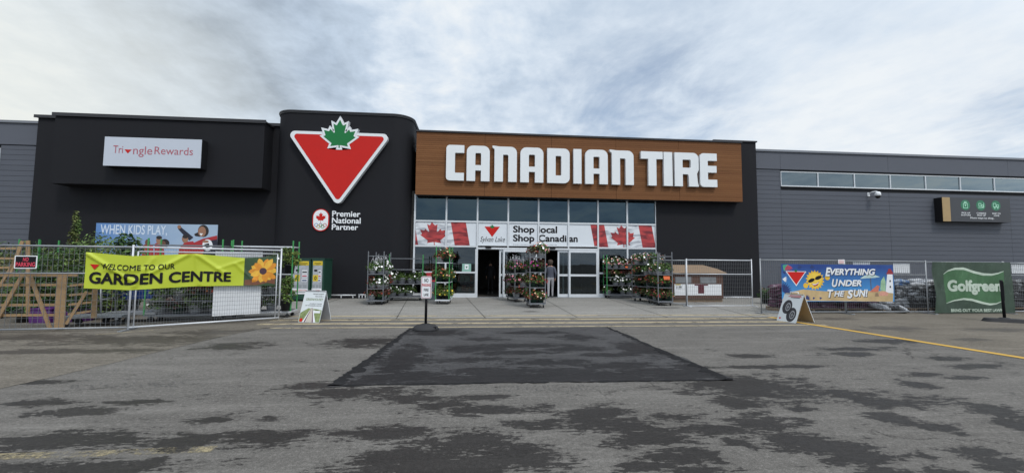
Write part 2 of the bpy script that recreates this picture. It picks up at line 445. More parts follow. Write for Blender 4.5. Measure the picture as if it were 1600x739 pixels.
# ------------------------------------------------------------------ ground
def blob_world(cx, cy, rx, ry):
    x, y = G(cx, cy); x1, _ = G(cx+rx, cy); _, ya = G(cx, cy-ry); _, yb = G(cx, min(cy+ry, 900))
    return x, y, max(.08, abs(x1-x)), max(.08, (ya-yb)/2)
WET = [(660,718,105,26),(735,690,80,18),(800,706,60,16),(610,677,85,10),(700,735,150,14),(930,645,48,11),(960,662,72,14),(1010,685,66,14),(1060,712,60,15),(1095,736,60,10),(1050,652,42,6),(1110,670,52,9),(1150,690,22,5),(840,662,42,7),(820,716,66,18),(1015,728,46,8),
       (1175,603,95,19),(1120,600,40,12),(1150,628,32,9),(1190,660,56,15),(1240,688,60,17),(1290,697,60,13),(1340,715,60,14),(1385,736,44,9),
       (1330,615,50,7),(1400,628,75,9),(1400,655,30,11),(1465,668,30,8),(1550,640,40,19),(1592,664,22,14),(1530,705,32,9),(1567,726,36,13),(1435,601,26,7),(1440,585,28,3),(1500,590,30,3),(1460,735,30,10),(1445,712,12,7),(1250,640,24,4),(1255,655,16,3),
       (90,688,130,14),(290,690,66,12),(400,685,75,13),(130,731,165,12),(60,629,46,6),(125,642,56,7),(210,628,36,4),
       (366,540,42,5),(585,534,70,7),(490,603,40,6),(560,614,96,8),(640,622,60,6),(770,640,92,7),(745,620,44,4),(700,632,40,3),(60,597,50,3),(330,657,30,4),(420,652,20,3),
       (1200,573,95,2.5),(1330,553,40,3),(1480,560,36,3),(1530,572,40,4),(1390,533,50,3),(1170,556,34,3),(1340,545,60,2.5)]
def ground_mat(name, c1, c2, blobs, thr=.10, wetmul=.42, speck=.35, wetrough=.55, streak=None, crack=False):
    m = bpy.data.materials.new(name); m.use_nodes = True
    T = NT(m.node_tree); b = T.n['Principled BSDF']
    g = T.new('ShaderNodeNewGeometry'); pos = g.outputs['Position']
    big = T.noise(pos, .22, 5, .6); mid = T.noise(T.scalevec(pos, (.7, 1.6, 1)), 1.1, 7, .62); fine = T.noise(pos, 55, 3, .7); vf = T.noise(pos, 170, 2, .6)
    c = T.mix(T.ramp(mid, .3, .7), c1, c2)
    c = T.mix(T.ramp(big, .35, .65, 0, .5), c, tuple(x*.78 for x in c1))
    c = T.mix(T.ramp(fine, .42, .58, speck, 0), c, tuple(x*.45 for x in c1))
    c = T.mix(T.ramp(vf, .56, .70, 0, .6), c, tuple(min(1, x*1.9) for x in c2)); c = T.mix(T.ramp(vf, .30, .44, .5, 0), c, tuple(x*.4 for x in c1))
    vo = T.new('ShaderNodeTexVoronoi', feature='F1'); vo.inputs['Scale'].default_value = 28; T.link(pos, vo.inputs['Vector'])
    c = T.mix(T.math('MULTIPLY', T.math('LESS_THAN', vo.outputs['Distance'], .13), .22), c, tuple(min(1, x*1.7) for x in c2))
    n4 = T.noise(T.scalevec(pos, (.5, 2.0, 1)), 7.0, 6, .7, .3); c = T.mix(T.ramp(n4, .35, .62, .34, 0), c, tuple(x*.62 for x in c1)); n5 = T.noise(T.scalevec(pos, (.16, 1.6, 1)), 1.7, 5, .65); c = T.mix(T.ramp(n5, .5, .7, 0, .30), c, tuple(min(1, x*1.3) for x in c2))
    if crack:
        cv = T.new('ShaderNodeTexVoronoi', feature='DISTANCE_TO_EDGE'); cv.inputs['Scale'].default_value = .42
        wn = T.new('ShaderNodeTexNoise'); wn.inputs['Scale'].default_value = 1.4; wn.inputs['Detail'].default_value = 8; wn.inputs['Roughness'].default_value = .7; T.link(pos, wn.inputs['Vector'])
        dv = T.vmath('ADD', pos, T.vmath('MULTIPLY', wn.outputs['Color'], (.9, .9, 0)).outputs[0]); T.link(dv.outputs[0], cv.inputs['Vector'])
        cm = T.math('MULTIPLY', T.ramp(cv.outputs['Distance'], .0015, .006, 1, 0), T.ramp(big, .50, .58)); c = T.mix(T.math('MULTIPLY', cm, .8), c, (.03, .028, .026))
    g1 = T.noise(pos, 21, 6, .8); c = T.mix(T.ramp(g1, .40, .50, .38, 0), c, tuple(x*.5 for x in c1)); c = T.mix(T.ramp(g1, .54, .66, 0, .40), c, tuple(min(1, x*1.5) for x in c2))
    rough = .86
    if blobs:
        acc = None
        for bl in blobs:
            x, y, ax, ay = blob_world(*bl)
            d = T.vmath('SUBTRACT', pos, (x, y, 0)); d = T.vmath('MULTIPLY', d.outputs[0], (1/ax, 1/ay, 0)); L = T.vmath('LENGTH', d.outputs[0]).outputs['Value']
            f = T.math('SUBTRACT', 1.0, L)
            acc = f if acc is None else T.math('MAXIMUM', acc, f)
        acc = T.math('MAXIMUM', acc, -.82)
        e1 = T.noise(T.scalevec(pos, (1, 1.3, 1)), 2.1, 9, .66, .35); e2 = T.noise(T.scalevec(pos, (.55, 2.2, 1)), 5.0, 8, .7, .6)
        e3 = T.noise(T.scalevec(pos, (.7, 1.6, 1)), 16.0, 5, .7, .4)
        f = T.math('ADD', acc, T.math('MULTIPLY', T.math('SUBTRACT', e1, .5), 3.2))
        f = T.math('ADD', f, T.math('MULTIPLY', T.math('SUBTRACT', e2, .5), 3.4))
        f = T.math('ADD', f, T.math('MULTIPLY', T.math('SUBTRACT', e3, .5), 3.0))
        f = T.math('ADD', f, T.math('MULTIPLY', T.math('SUBTRACT', fine, .5), 1.1))
        w = T.ramp(f, thr, thr+.08)
        deep = T.ramp(f, thr+.3, thr+1.2)
        damp = T.ramp(f, thr-1.0, thr+.1); c = T.mix(T.math('MULTIPLY', damp, .22), c, tuple(x*.45 for x in c1))
        wetc = T.mix(1.0, c, (wetmul, wetmul*.98, wetmul*1.0), 'MULTIPLY')
        c = T.mix(w, c, wetc)
        rr = T.math('SUBTRACT', rough, T.math('MULTIPLY', w, rough-wetrough)); rr = T.math('SUBTRACT', rr, T.math('MULTIPLY', deep, .10))
        T.link(rr, b.inputs['Roughness'])
    else: b.inputs['Roughness'].default_value = rough
    T.link(c, b.inputs['Base Color']); b.inputs['Specular IOR Level'].default_value = .11
    bn = T.new('ShaderNodeBump'); bn.inputs['Strength'].default_value = .35; bn.inputs['Distance'].default_value = .006
    T.link(T.math('ADD', fine, T.math('MULTIPLY', vf, .6)), bn.inputs['Height']); T.link(bn.outputs[0], b.inputs['Normal'])
    return m
m_asph = ground_mat('asphalt', (.150, .141, .130), (.218, .206, .190), WET, thr=-.10, wetmul=.27, speck=.6, crack=True)
m_pave_l = ground_mat('dusty_pavement', (.150, .134, .112), (.225, .203, .172), [(100,549,170,4),(220,531,170,7),(60,527,120,5),(330,520,60,5),(400,517,40,3)], thr=.05, wetmul=.5)
m_pave_r = ground_mat('dusty_pavement_right', (.150, .132, .107), (.222, .199, .166), [(1400,513,50,4),(1330,516,26,2),(1560,515,60,3),(1520,531,26,3),(1300,498,40,2)], thr=.1, wetmul=.6)
m_patch = ground_mat('fresh_asphalt', (.070, .069, .071), (.105, .103, .105), [(830,590,250,9),(560,598,50,7),(960,572,60,5),(770,580,80,6),(1060,588,60,7),(630,560,30,20),(1000,545,30,10),(800,551,50,3),(900,527,26,4),(680,520,40,4),(1090,575,40,8),(700,598,80,4),(820,540,60,3),(900,545,50,3),(730,562,60,3),(880,580,60,5),(950,555,40,3),(830,520,40,2),(760,530,30,2),(640,588,60,6),(860,566,60,4),(740,545,40,4),(1020,580,60,6)], thr=-.22, wetmul=.36, speck=.4, wetrough=.6)
m_walk = ground_mat('sidewalk_concrete', (.26, .252, .233), (.34, .33, .308), [(600,473,30,2),(830,487,14,1.5),(1040,481,30,1.5),(1100,478,30,1.2)], thr=.25, wetmul=.6, speck=.18)

b = MB(); S = 1500
b.face([(-S, -S, 0), (S, -S, 0), (S, S, 0), (-S, S, 0)], m_asph)
tag(b.build('ground'), kind='structure')
def sheet(name, pts, z, m):
    b = MB(); b.shape([pts], lambda u, v, d: (u, v, z), m); return tag(b.build(name), kind='structure')
seam = [G(*p) for p in ((-260, 655), (0, 607), (60, 594), (130, 578), (250, 549), (340, 527), (430, 509.5))]
def jag(pts, amp, n, rnd=random.Random(3)):
    o = []
    for a, c in zip(pts, pts[1:]):
        for i in range(n):
            t = i/n; o.append((a[0]+(c[0]-a[0])*t+rnd.uniform(-amp, amp), a[1]+(c[1]-a[1])*t+rnd.uniform(-amp, amp)))
    return o+[pts[-1]]
sx, sy = seam[-1]
sheet('pavement', [(-40, 19.9), (-40, seam[0][1])]+jag(seam, .02, 6)+[(sx+.15, 12.2), (-4.95, 12.25), (-5.1, 19.9)], .004, m_pave_l)
yl = [G(*p) for p in ((1183, 493.5), (1200, 495), (1222, 498.5), (1245, 503.5), (1300, 512), (1600, 559.5), (1900, 607))]
sheet('pavement', [yl[2], yl[3], yl[4], yl[5], yl[6], (44, yl[6][1]), (44, 20), (14.0, 20), (9.3, 12.6)], .004, m_pave_r)
pc = [(640, 513), (950, 511), (1148, 594), (513, 603)]
sheet('asphalt_patch', jag(jag([G(*p) for p in (pc[0], pc[3], pc[2], pc[1], pc[0])], .05, 7), .022, 5)[:-1], .004, m_patch)
m_tar = ground_mat('sealed_edge', (.016, .016, .017), (.030, .030, .032), [], speck=.4)
def tar_edge(p, q, w0, w1, seed):
    rnd = random.Random(seed); a, c = Vector(G(*p)), Vector(G(*q)); d = c-a; n = Vector((-d.y, d.x)).normalized(); N = 70; L = []; Q = []
    for i in range(N+1):
        s = a+d*i/N; L.append(tuple(s+n*rnd.uniform(-.03, .03))); Q.append(tuple(s+n*(w0+(w1-w0)*i/N)*rnd.uniform(.35, 1.35)))
    b = MB(); lo = [b.bm.verts.new((x, y, .0075)) for x, y in L]; hi = [b.bm.verts.new((x, y, .0075)) for x, y in Q]; k = b.mi(m_tar)
    for i in range(N): b.bm.faces.new((lo[i], lo[i+1], hi[i+1], hi[i])).material_index = k
    tag(b.build('tar_seam'), kind='structure')
tar_edge(pc[0], pc[3], .10, .22, 1); tar_edge(pc[2], pc[1], .20, .09, 2); tar_edge(pc[3], pc[2], .05, .05, 3)
def tread(px0, px1, py0, py1, rows, seed):
    rnd = random.Random(seed); b = MB(); m = mat('tire_mark', (.085, .082, .079), .9, .3, 20)
    for r_ in range(rows):
        x0, y0 = G(px0, py0+(py1-py0)*r_/max(1, rows-1)); x1, _ = G(px1, py0+(py1-py0)*r_/max(1, rows-1)); x = x0
        while x < x1:
            if rnd.random() < .45: b.face([(x, y0-.014, .003), (x+.026, y0-.014, .003), (x+.038, y0+.014, .003), (x+.012, y0+.014, .003)], m)
            x += .058
    tag(b.build('tire_track'), kind='structure')
tread(772, 935, 604, 611, 4, 4); tread(110, 285, 600, 606, 4, 5); tread(450, 520, 603, 608, 3, 6)
Yw = 12.35
sheet('sidewalk', [(-8.9, Yw+1.0), (-5.15, Yw), (9.45, Yw), (10.2, 13.0), (13.9, 16.2), (14.4, 19.95), (-9.4, 19.95)], .008, m_walk)
m_joint = mat('joint_sealant', (.05, .048, .045), .9)
b = MB()
for x, x2 in ((-5.4, -5.9), (-2.2, -3.0), (.35, -.35), (3.1, 3.2), (5.9, 6.3), (8.7, 9.9)):
    b.face([(x-.012, Yw, .0125), (x+.012, Yw, .0125), (x2+.012, 19.7, .0125), (x2-.012, 19.7, .0125)], m_joint)
for y in (15.9,): b.face([(-5.4, y-.01, .0128), (9.9, y-.01, .0128), (9.9, y+.01, .0128), (-5.4, y+.01, .0128)], m_joint)
tag(b.build('sidewalk_joint'), kind='structure')
# painted bands in front of the sidewalk
def worn_paint(name, col, under, wear):
    m = bpy.data.materials.new(name); m.use_nodes = True; T = NT(m.node_tree); b = T.n['Principled BSDF']
    g = T.new('ShaderNodeNewGeometry'); pos = g.outputs['Position']
    n1 = T.noise(pos, 3.0, 8, .7); n2 = T.noise(pos, 40, 3, .6); n3 = T.noise(pos, .9, 3, .5)
    f = T.math('ADD', T.math('ADD', T.math('MULTIPLY', n1, .45), T.math('MULTIPLY', n2, .25)), T.math('MULTIPLY', n3, .3))
    T.link(T.mix(n1, under, col), b.inputs['Base Color']); b.inputs['Roughness'].default_value = .8; b.inputs['Specular IOR Level'].default_value = .2
    tr = T.new('ShaderNodeBsdfTransparent'); mx = T.new('ShaderNodeMixShader'); T.link(T.ramp(f, wear, wear+.10), mx.inputs[0]); T.link(tr.outputs[0], mx.inputs[1]); T.link(b.outputs[0], mx.inputs[2]); T.link(mx.outputs[0], T.n['Material Output'].inputs[0]); return m
m_cream = worn_paint('worn_cream_paint', (.43, .36, .235), (.32, .275, .195), .40)
m_yellow = worn_paint('yellow_paint', (.60, .36, .065), (.42, .27, .07), .28)
m_faint = worn_paint('faded_paint', (.38, .32, .19), (.28, .24, .16), .475)
for i, (yy, hw) in enumerate(((493.6, .13), (499.0, .14), (504.6, .13), (510.4, .07))):
    y0 = G(800, yy)[1]
    b = MB(); b.face([(-5.5 if i < 3 else -4.9, y0-hw, .0045), (9.6, y0-hw, .0045), (9.6, y0+hw, .0045), (-5.5 if i < 3 else -4.9, y0+hw, .0045)], m_cream)
    if i == 0: bmesh.ops.translate(b.bm, verts=b.bm.verts, vec=(0, 0, .008))
    tag(b.build('painted_stripe'), kind='structure')
def strip(name, pts, w, z, m):
    b = MB(); L = []; Rr = []
    for i, p in enumerate(pts):
        a = Vector(pts[max(i-1, 0)]); c = Vector(pts[min(i+1, len(pts)-1)]); d = (c-a).normalized(); n = Vector((-d.y, d.x))*w/2; p = Vector(p)
        L.append((*(p+n), z)); Rr.append((*(p-n), z))
    for i in range(len(pts)-1): b.face([Rr[i], Rr[i+1], L[i+1], L[i]], m)
    return tag(b.build(name), kind='structure')
strip('yellow_line', yl, .20, .0075, m_yellow)
strip('faded_line', [G(-300, 735), G(0, 713), G(160, 708), G(335, 701)], .12, .003, m_faint)
strip('faded_line', [G(150, 523), G(240, 516.2)], .05, .007, m_cream)

# ------------------------------------------------------------------ the store
YS, YF, YT, YB, YW = 19.8, 19.25, 19.2, 19.0, 20.15     # glass, wood fascia, tower, black box, wings
store = thing('store_building', 'long dark grey and black retail store with a wood-clad entrance fascia', 'store building', (0, 20, 0))
def bpart(mb, name): return mb.build(name, store, world=True)
def zx(px, py, Y): return P(px, py, Y)
# right wing
xr0, zr_top = P(1177, 233.5, YW); _, zr_band = P(1177, 263.5, YW)
XR1 = 46
def wing(x0, x1, ztop, zband, joints, z_lo_holes=None):
    b = MB(); b.box(x0, x1, YW+.06, YW+.3, 0, ztop-.02, m_groove)
    z = .12; b.box(x0, x1, YW-.02, YW+.055, 0, .11, m_groove)
    edges = [x0]+[j for j in joints if x0 < j < x1]+[x1]
    while z < zband-.05:
        z2 = min(z+.236, zband-.02)
        for a, c in zip(edges, edges[1:]):
            segs = [(a+.006, c-.006)]
            if z_lo_holes:
                hx0, hx1, hz0, hz1 = z_lo_holes
                if z2 > hz0-.02 and z < hz1+.02:
                    segs = [(s0, min(s1, hx0)) for s0, s1 in segs if s0 < hx0-.01]+[(max(s0, hx1), s1) for s0, s1 in segs if s1 > hx1+.01]
            for s0, s1 in segs: b.box(s0, s1, YW, YW+.055, z, z2-.012, m_greysid)
        z += .236
    bpart(b, 'siding_wall')
    b = MB()
    for a, c in zip(edges, edges[1:]): b.box(a+.005, c-.005, YW-.035, YW+.058, zband, ztop-.06, m_greyband)
    bpart(b, 'parapet_band')
    b = MB(); b.box(x0, x1, YW-.09, YW+.5, ztop-.055, ztop, m_cop); b.box(x0, x1, YW-.10, YW-.092, ztop-.11, ztop, m_cop); bpart(b, 'coping')
def clerestory(x0, w, n, z0, z1):
    for i in range(n):
        a = x0+i*w; b = MB(); t = .024
        b.box(a, a+w, YW-.045, YW+.05, z0-.03, z0+.025, m_alu); b.box(a, a+w, YW-.04, YW+.05, z1-.02, z1+.02, m_alu)
        b.box(a, a+t, YW-.042, YW+.05, z0+.026, z1-.021, m_alu); b.box(a+w-t, a+w, YW-.042, YW+.05, z0+.026, z1-.021, m_alu)
        w_ = bpart(b, 'window'); p = MB(); p.box(a+t, a+w-t, YW+.0, YW+.012, z0+.026, z1-.021, g_clere); q = p.build('pane', None)
        q.data.transform(Matrix.Translation((0, -20, 0))); q.parent = w_
cx0, cz1 = P(1219, 268.5, YW); _, cz0 = P(1219, 290.5, YW); cx1, _ = P(1390, 280, YW)
cw = (cx1-cx0)/3
wing(xr0, XR1, zr_top, zr_band, [P(p, 330, YW)[0] for p in (1221, 1390, 1578)]+[37, 43], (cx0, cx0+cw*11, cz0-.05, cz1+.03))
clerestory(cx0, cw, 11, cz0, cz1)
b = MB(); b.box(cx0, cx0+cw*11, YW+.04, YW+.055, cz0, cz1, m_dark); bpart(b, 'window_backing')
# left wing
xl1, zl_top = P(62, 190.5, YW); _, zl_band = P(30, 226.5, YW)
lx1 = P(2, 228, YW)[0]
wing(-46, xl1+.6, zl_top, zl_band, [-25.5, -31, -37, -43], (lx1-cw*6, lx1, cz0-.05, cz1+.03))
clerestory(lx1-cw*6, cw, 6, cz0, cz1)
b = MB(); b.box(lx1-cw*6, lx1, YW+.04, YW+.055, cz0, cz1, m_dark); bpart(b, 'window_backing')
# black left block: recessed lower wall + projecting box
xa, za = P(62, 184, YS+.05); xc = P(405, 290, YS)[0]
b = MB(); b.box(xa, -8.3, YS, YS+2.0, 0, za-.03, m_black); bpart(b, 'black_wall')
b = MB(); b.box(xa-.06, -8.3, YS-.06, YS+2.2, za-.025, za+.05, m_blackcap); b.box(xa-.10, -8.3, YS-.10, YS-.062, za-.04, za+.09, m_blackcap); bpart(b, 'coping')
xb0, zb1 = P(87, 179.5, YB); xb1, _ = P(414, 192, YB); _, zb0 = P(87, 286.5, YB)
b = MB(); b.box(xb0, xb1, YB, YS-.003, zb0, zb1-.02, m_black); b.box(xb0, xb1, YS-.003, YS+.8, za+.1, zb1-.02, m_black); bpart(b, 'projecting_parapet')
b = MB(); b.box(xb0-.05, xb1+.05, YB-.05, YS+.85, zb1-.018, zb1+.05, m_blackcap); b.box(xb0-.08, xb1+.08, YB-.08, YB-.052, zb1-.06, zb1+.085, m_blackcap); bpart(b, 'coping')
# tower with rounded front corners
xt0 = P(424, 250, YT)[0]; xt1 = P(646, 250, YT+.8)[0]; _, zt = P(540, 177.5, YT); rt_ = .85
def tower_outline(g):
    o = [(xt1+g, 23), (xt0-g, 23)]
    for cx_, a0, a1 in ((xt0+rt_, 180, 270), (xt1-rt_, 270, 360)):
        for j in range(13):
            th = R(a0+(a1-a0)*j/12); o.append((cx_+(rt_+g)*math.cos(th), YT+rt_+(rt_+g)*math.sin(th)))
    return o
def extrude_plan(b, pts, z0, z1, m, smooth=True):
    k = b.mi(m); lo = [b.bm.verts.new((x, y, z0)) for x, y in pts]; hi = [b.bm.verts.new((x, y, z1)) for x, y in pts]
    for i in range(len(pts)):
        j = (i+1) % len(pts); f = b.bm.faces.new((lo[i], lo[j], hi[j], hi[i])); f.material_index = k
    b.bm.faces.new(hi).material_index = k; b.bm.faces.new(lo[::-1]).material_index = k
b = MB(); extrude_plan(b, tower_outline(0), 0, zt-.06, m_black); tw = bpart(b, 'rounded_tower')
b = MB(); extrude_plan(b, tower_outline(.035), zt-.058, zt, m_blackcap); extrude_plan(b, tower_outline(.06), zt+.002, zt+.06, m_blackcap); bpart(b, 'tower_coping')
# black wall right of the storefront and above it
xs1 = P(1024, 330, YS)[0]; xk1, zk = P(1178, 224, YS); xk1 += .02
b = MB(); b.box(xs1, xk1, YS-.1, YS+2.5, 0, zk, m_black); bpart(b, 'black_wall')
xf0, zf1 = P(651, 205, YF); xf1, _ = P(1158, 225, YF); _, zf0 = P(651, 303.5, YF)
b = MB(); b.box(xf1-1.2, xk1+.05, YS-.16, YS+2.6, zk+.002, zk+.07, m_blackcap); bpart(b, 'coping')
# wood fascia: backing + panels
b = MB(); b.box(xf0+.01, xf1-.01, YF+.04, YS+1.2, zf0, zf1-.03, m_groove); bpart(b, 'fascia_backing')
vx = [xf0]+[P(p, 255, YF)[0] for p in (757.5, 861.5, 962.5, 1061)]+[xf1]; zm = P(651, 253.5, YF)[1]
b = MB()
for a, c in zip(vx, vx[1:]):
    for z0, z1 in ((zf0-.012, zm), (zm+.012, zf1-.032)): b.box(a+.006, c-.006, YF, YF+.039, z0, z1, m_woodclad)
bpart(b, 'wood_cladding')
b = MB(); b.box(xf0-.03, xf1+.03, YF-.06, YS+1.2, zf1-.028, zf1+.05, m_blackcap); b.box(xf0+.02, xf1-.02, YF+.045, YS-.05, zf0-.03, zf0-.004, m_blackcap); bpart(b, 'fascia_coping')
# storefront
xs0 = P(648, 360, YS)[0]
bays = [xs0+(xs1-xs0)*i/8 for i in range(9)]
z_h = [P(646, 345, YS)[1], P(646, 384, YS)[1], P(646, 425, YS)[1]]
z_a, z_b, z_c = z_h; z_top = zf0-.02+.11; DOOR = 2.28; z_sill = .20
fw_ = .075; yf0, yf1 = YS-.07, YS+.07
b = MB()
for i, x in enumerate(bays):
    zlo = 0 if i in (0, 1, 2, 6, 7, 8) else z_b
    b.box(x-fw_/2, x+fw_/2, yf0, yf1, zlo, z_top, m_alu)
def rail(x0, x1, z, h=.075): b.box(x0, x1, yf0+.008, yf1-.008, z-h/2, z+h/2, m_alu)
for i in range(8):
    x0, x1 = bays[i]+fw_/2, bays[i+1]-fw_/2
    for z in (z_a, z_b): rail(x0, x1, z)
    rail(x0, x1, z_top-.04)
    if i in (0, 1, 6, 7): rail(x0, x1, z_c); rail(x0, x1, .10, .20)
rail(bays[2]+fw_/2, bays[6]-fw_/2, DOOR+.10, .20)
front = bpart(b, 'storefront_frame')
def pane(x0, x1, z0, z1, parent, y=YS, m=g_pane):
    p = MB(); p.box(x0, x1, y-.006, y+.006, z0, z1, m); q = p.build('pane'); q.data.transform(Matrix.Translation((0, -20, 0))); q.parent = parent
g_top = glass_mat('tinted_upper_glass', (.10, .12, .13), 1.7, (.55, .82, 1))
for i in range(8):
    x0, x1 = bays[i]+fw_/2, bays[i+1]-fw_/2
    pane(x0, x1, z_a+.04, z_top-.08, front, m=g_top); pane(x0, x1, z_b+.04, z_a-.04, front)
    if i in (0, 1, 6, 7): pane(x0, x1, z_c+.04, z_b-.04, front); pane(x0, x1, .20, z_c-.04, front)
# sliding doors
def door(x0, x1, y):
    d = MB(); s = .075
    d.box(x0, x0+s, y-.03, y+.03, .03, DOOR-.01, m_alu); d.box(x1-s, x1, y-.03, y+.03, .03, DOOR-.01, m_alu)
    for z0, z1 in ((.03, .17), (DOOR-.12, DOOR-.01), (1.02, 1.12)): d.box(x0+s, x1-s, y-.026, y+.026, z0, z1, m_alu)
    o = bpart(d, 'sliding_door'); pane(x0+s, x1-s, .17, 1.02, o, y); pane(x0+s, x1-s, 1.12, DOOR-.12, o, y)
dx = lambda px: P(px, 430, YS)[0]
door(dx(786), dx(836), YS-.05); door(dx(836.5), dx(846), YS+.04)
door(dx(871.5), dx(890), YS+.04); door(dx(888.5), dx(933.5), YS-.05)
door(dx(780), dx(787.5), YS+.04)
d = MB()
for px in (743.5,): d.box(dx(px)-.04, dx(px)+.04, YS-.05, YS+.05, 0, DOOR, m_alu)
d.box(bays[2], bays[6], YS-.12, YS+.12, .009, .028, m_galv); bpart(d, 'door_jamb')
for px in (763, 863):
    d = MB(); x = P(px, 390, YS)[0]; d.box(x-.13, x+.13, YS-.14, YS-.063, DOOR+.04, DOOR+.10, m_ink); bpart(d, 'door_sensor')
# interior shell
d = MB(); xi0, xi1, yb = xs0-.05, xs1+.05, 27
m_floor = mat('polished_floor', (.10, .095, .09), .35, .15, 1)
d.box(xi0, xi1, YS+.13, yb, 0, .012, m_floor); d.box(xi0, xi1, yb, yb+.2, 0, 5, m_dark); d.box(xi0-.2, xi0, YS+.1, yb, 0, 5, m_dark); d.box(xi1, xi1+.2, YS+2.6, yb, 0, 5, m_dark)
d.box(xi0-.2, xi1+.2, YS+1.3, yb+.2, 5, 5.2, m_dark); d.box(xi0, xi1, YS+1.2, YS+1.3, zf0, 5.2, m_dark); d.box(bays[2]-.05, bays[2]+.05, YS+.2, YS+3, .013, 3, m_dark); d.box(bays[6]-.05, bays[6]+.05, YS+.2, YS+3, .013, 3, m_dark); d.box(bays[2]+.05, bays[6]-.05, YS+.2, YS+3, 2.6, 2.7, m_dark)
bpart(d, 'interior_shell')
d = MB(); yi = YS+2.4
for px in (781, 792, 836, 872, 880, 915):
    x = P(px, 430, yi)[0]; d.box(x-.04, x+.04, yi-.03, yi+.03, .013, 2.3, m_alu)
d.box(bays[2]+.05, bays[6]-.05, yi-.028, yi+.028, 2.301, 2.42, m_alu); bpart(d, 'inner_door_frame')
d = MB(); d.box(-46, 46, YW+.35, 50, zr_top-.6, zr_top-.4, m_cop); d.box(-46, 46, 49.8, 50, 0, zr_top-.6, m_greysid); d.box(-46, -45.8, YW+.3, 49.8, 0, zr_top-.6, m_greysid); d.box(45.8, 46, YW+.3, 49.8, 0, zr_top-.6, m_greysid); bpart(d, 'roof')

# ------------------------------------------------------------------ signs on the facade
# channel letters
def L_C(w, h, t): return [rpoly([(0,0,.16),(w,0,0),(w,t*.9,0),(t,t*.9,.03),(t,h-t*.9,.03),(w,h-t*.9,0),(w,h,0),(0,h,.16)])]
def L_A(w, h, t): return [rpoly([(0,0,0),(t,0,0),(t,.30*h,0),(w-t,.30*h,0),(w-t,0,0),(w,0,0),(w,h,.28),(0,h,.28)]), rpoly([(t,.30*h+t*.62,0),(t,h-t*.85,.05),(w-t,h-t*.85,.05),(w-t,.30*h+t*.62,0)])]
def L_N(w, h, t): return [rpoly([(0,0,0),(t,0,0),(t,h-t*.95,0),(w-t,h-t*.95,.06),(w-t,0,0),(w,0,0),(w,h,.28),(t*.55,h,0),(-.10,h+.035,0),(-.10,h-.05,0),(0,h-.13,.04)])]
def L_D(w, h, t): return [rpoly([(0,0,0),(w,0,.26),(w,h,.26),(0,h,0)]), rpoly([(t,t*.9,0),(t,h-t*.9,0),(w-t,h-t*.9,.05),(w-t,t*.9,.05)])]
def L_I(w, h, t): return [rpoly([(0,0,0),(w,0,0),(w,h,0),(0,h,0)])]
def L_T(w, h, t): a = (w-t)/2+.02; return [rpoly([(a,0,0),(a+t,0,0),(a+t,h-t*.9,0),(w,h-t*.9,0),(w,h,0),(0,h,0),(0,h-t*.9,0),(a,h-t*.9,0)])]
def L_R(w, h, t): return [rpoly([(0,0,0),(t,0,0),(t,.36*h,0),(w-t-.12,.36*h,.08),(w-t-.10,.0,0),(w,0,0),(w-.06,.12*h,.05),(w-.09,.38*h,.1),(w-.0,.50*h,.1),(w,h,.28),(0,h,0)]), rpoly([(t,.36*h+t*.8,0),(t,h-t*.85,0),(w-t,h-t*.85,.06),(w-t,.36*h+t*.8,.06)])]
def L_E(w, h, t): return [rpoly([(0,0,.18),(w,0,0),(w,t*.9,0),(t,t*.9,.03),(t,.43*h,0),(w-.02,.43*h,0),(w-.02,.43*h+t*.82,0),(t,.43*h+t*.82,0),(t,h-t*.9,.03),(w,h-t*.9,0),(w,h,0),(0,h,.18)])]
YL = YF-.16
sgn = thing('letter_sign', 'large white channel letters spelling the shop name on the wood-clad fascia', 'letter sign', (P(905, 280, YL)[0], YL, P(905, 287, YL)[1]))
zbase = P(1106, 292.0, YL)[1]; zbase2 = P(710, 282.5, YL)[1]; zb_ = (zbase+zbase2)/2
ztop_ = (P(1106, 240.5, YL)[1]+P(710, 226.5, YL)[1])/2; hL = ztop_-zb_
for f, a, c in ((L_C,697,725),(L_A,729,765),(L_N,772.5,807.5),(L_A,813,849),(L_D,855,890),(L_I,896,908.5),(L_A,914.3,949.5),(L_N,956,990),(L_T,1001.5,1035.5),(L_I,1037,1050.5),(L_R,1054,1091.5),(L_E,1093.5,1120)):
    x0, x1 = P(a, 265, YL)[0], P(c, 265, YL)[0]
    b = MB(); t = .40
    b.prism(f(x1-x0, hL, t), lambda u, v, d, x0=x0: (x0+u, YF-.03-d, zb_+v), 0.0, .15, m_letter, m_letterside)
    b.build('letter', sgn, world=True)

# triangle emblem on the tower
YE = YT-.30
lg = thing('emblem_sign', 'big red triangle sign with green maple leaf and white rim on the black tower', 'wall emblem', (P(530, 300, YE)[0], YT, P(530, 315, YE)[1]))
A_ = P(453, 206.5, YE); B_ = P(606, 213, YE); C_ = P(527, 318, YE)
ytop = (A_[1]+B_[1])/2; tri = [(C_[0], C_[1]), (B_[0], ytop), (A_[0], ytop)]
def tri_inset(w, r):
    # shrink a triangle by w (miter) then round
    c = offset_poly(tri, -w) if False else None
    pts = [Vector(p) for p in tri]; o = []
    for i in range(3):
        p = pts[i]; a = (pts[i-1]-p).normalized(); bb = (pts[(i+1) % 3]-p).normalized(); an = a.angle(bb); o.append(p+(a+bb).normalized()*(w/math.sin(an/2)))
    return rpoly([(p.x, p.y, r) for p in o], 8)
tri_big = []
pts = [Vector(p) for p in tri]
for i in range(3):      # push the sharp corners out so that the rounded ones land on the surveyed points
    p = pts[i]; a = (pts[i-1]-p).normalized(); bb = (pts[(i+1) % 3]-p).normalized(); an = a.angle(bb); tri_big.append(p-(a+bb).normalized()*(.17*(1/math.sin(an/2)-1)))
tri = [tuple(p) for p in tri_big]
fT = wallfn(YT)
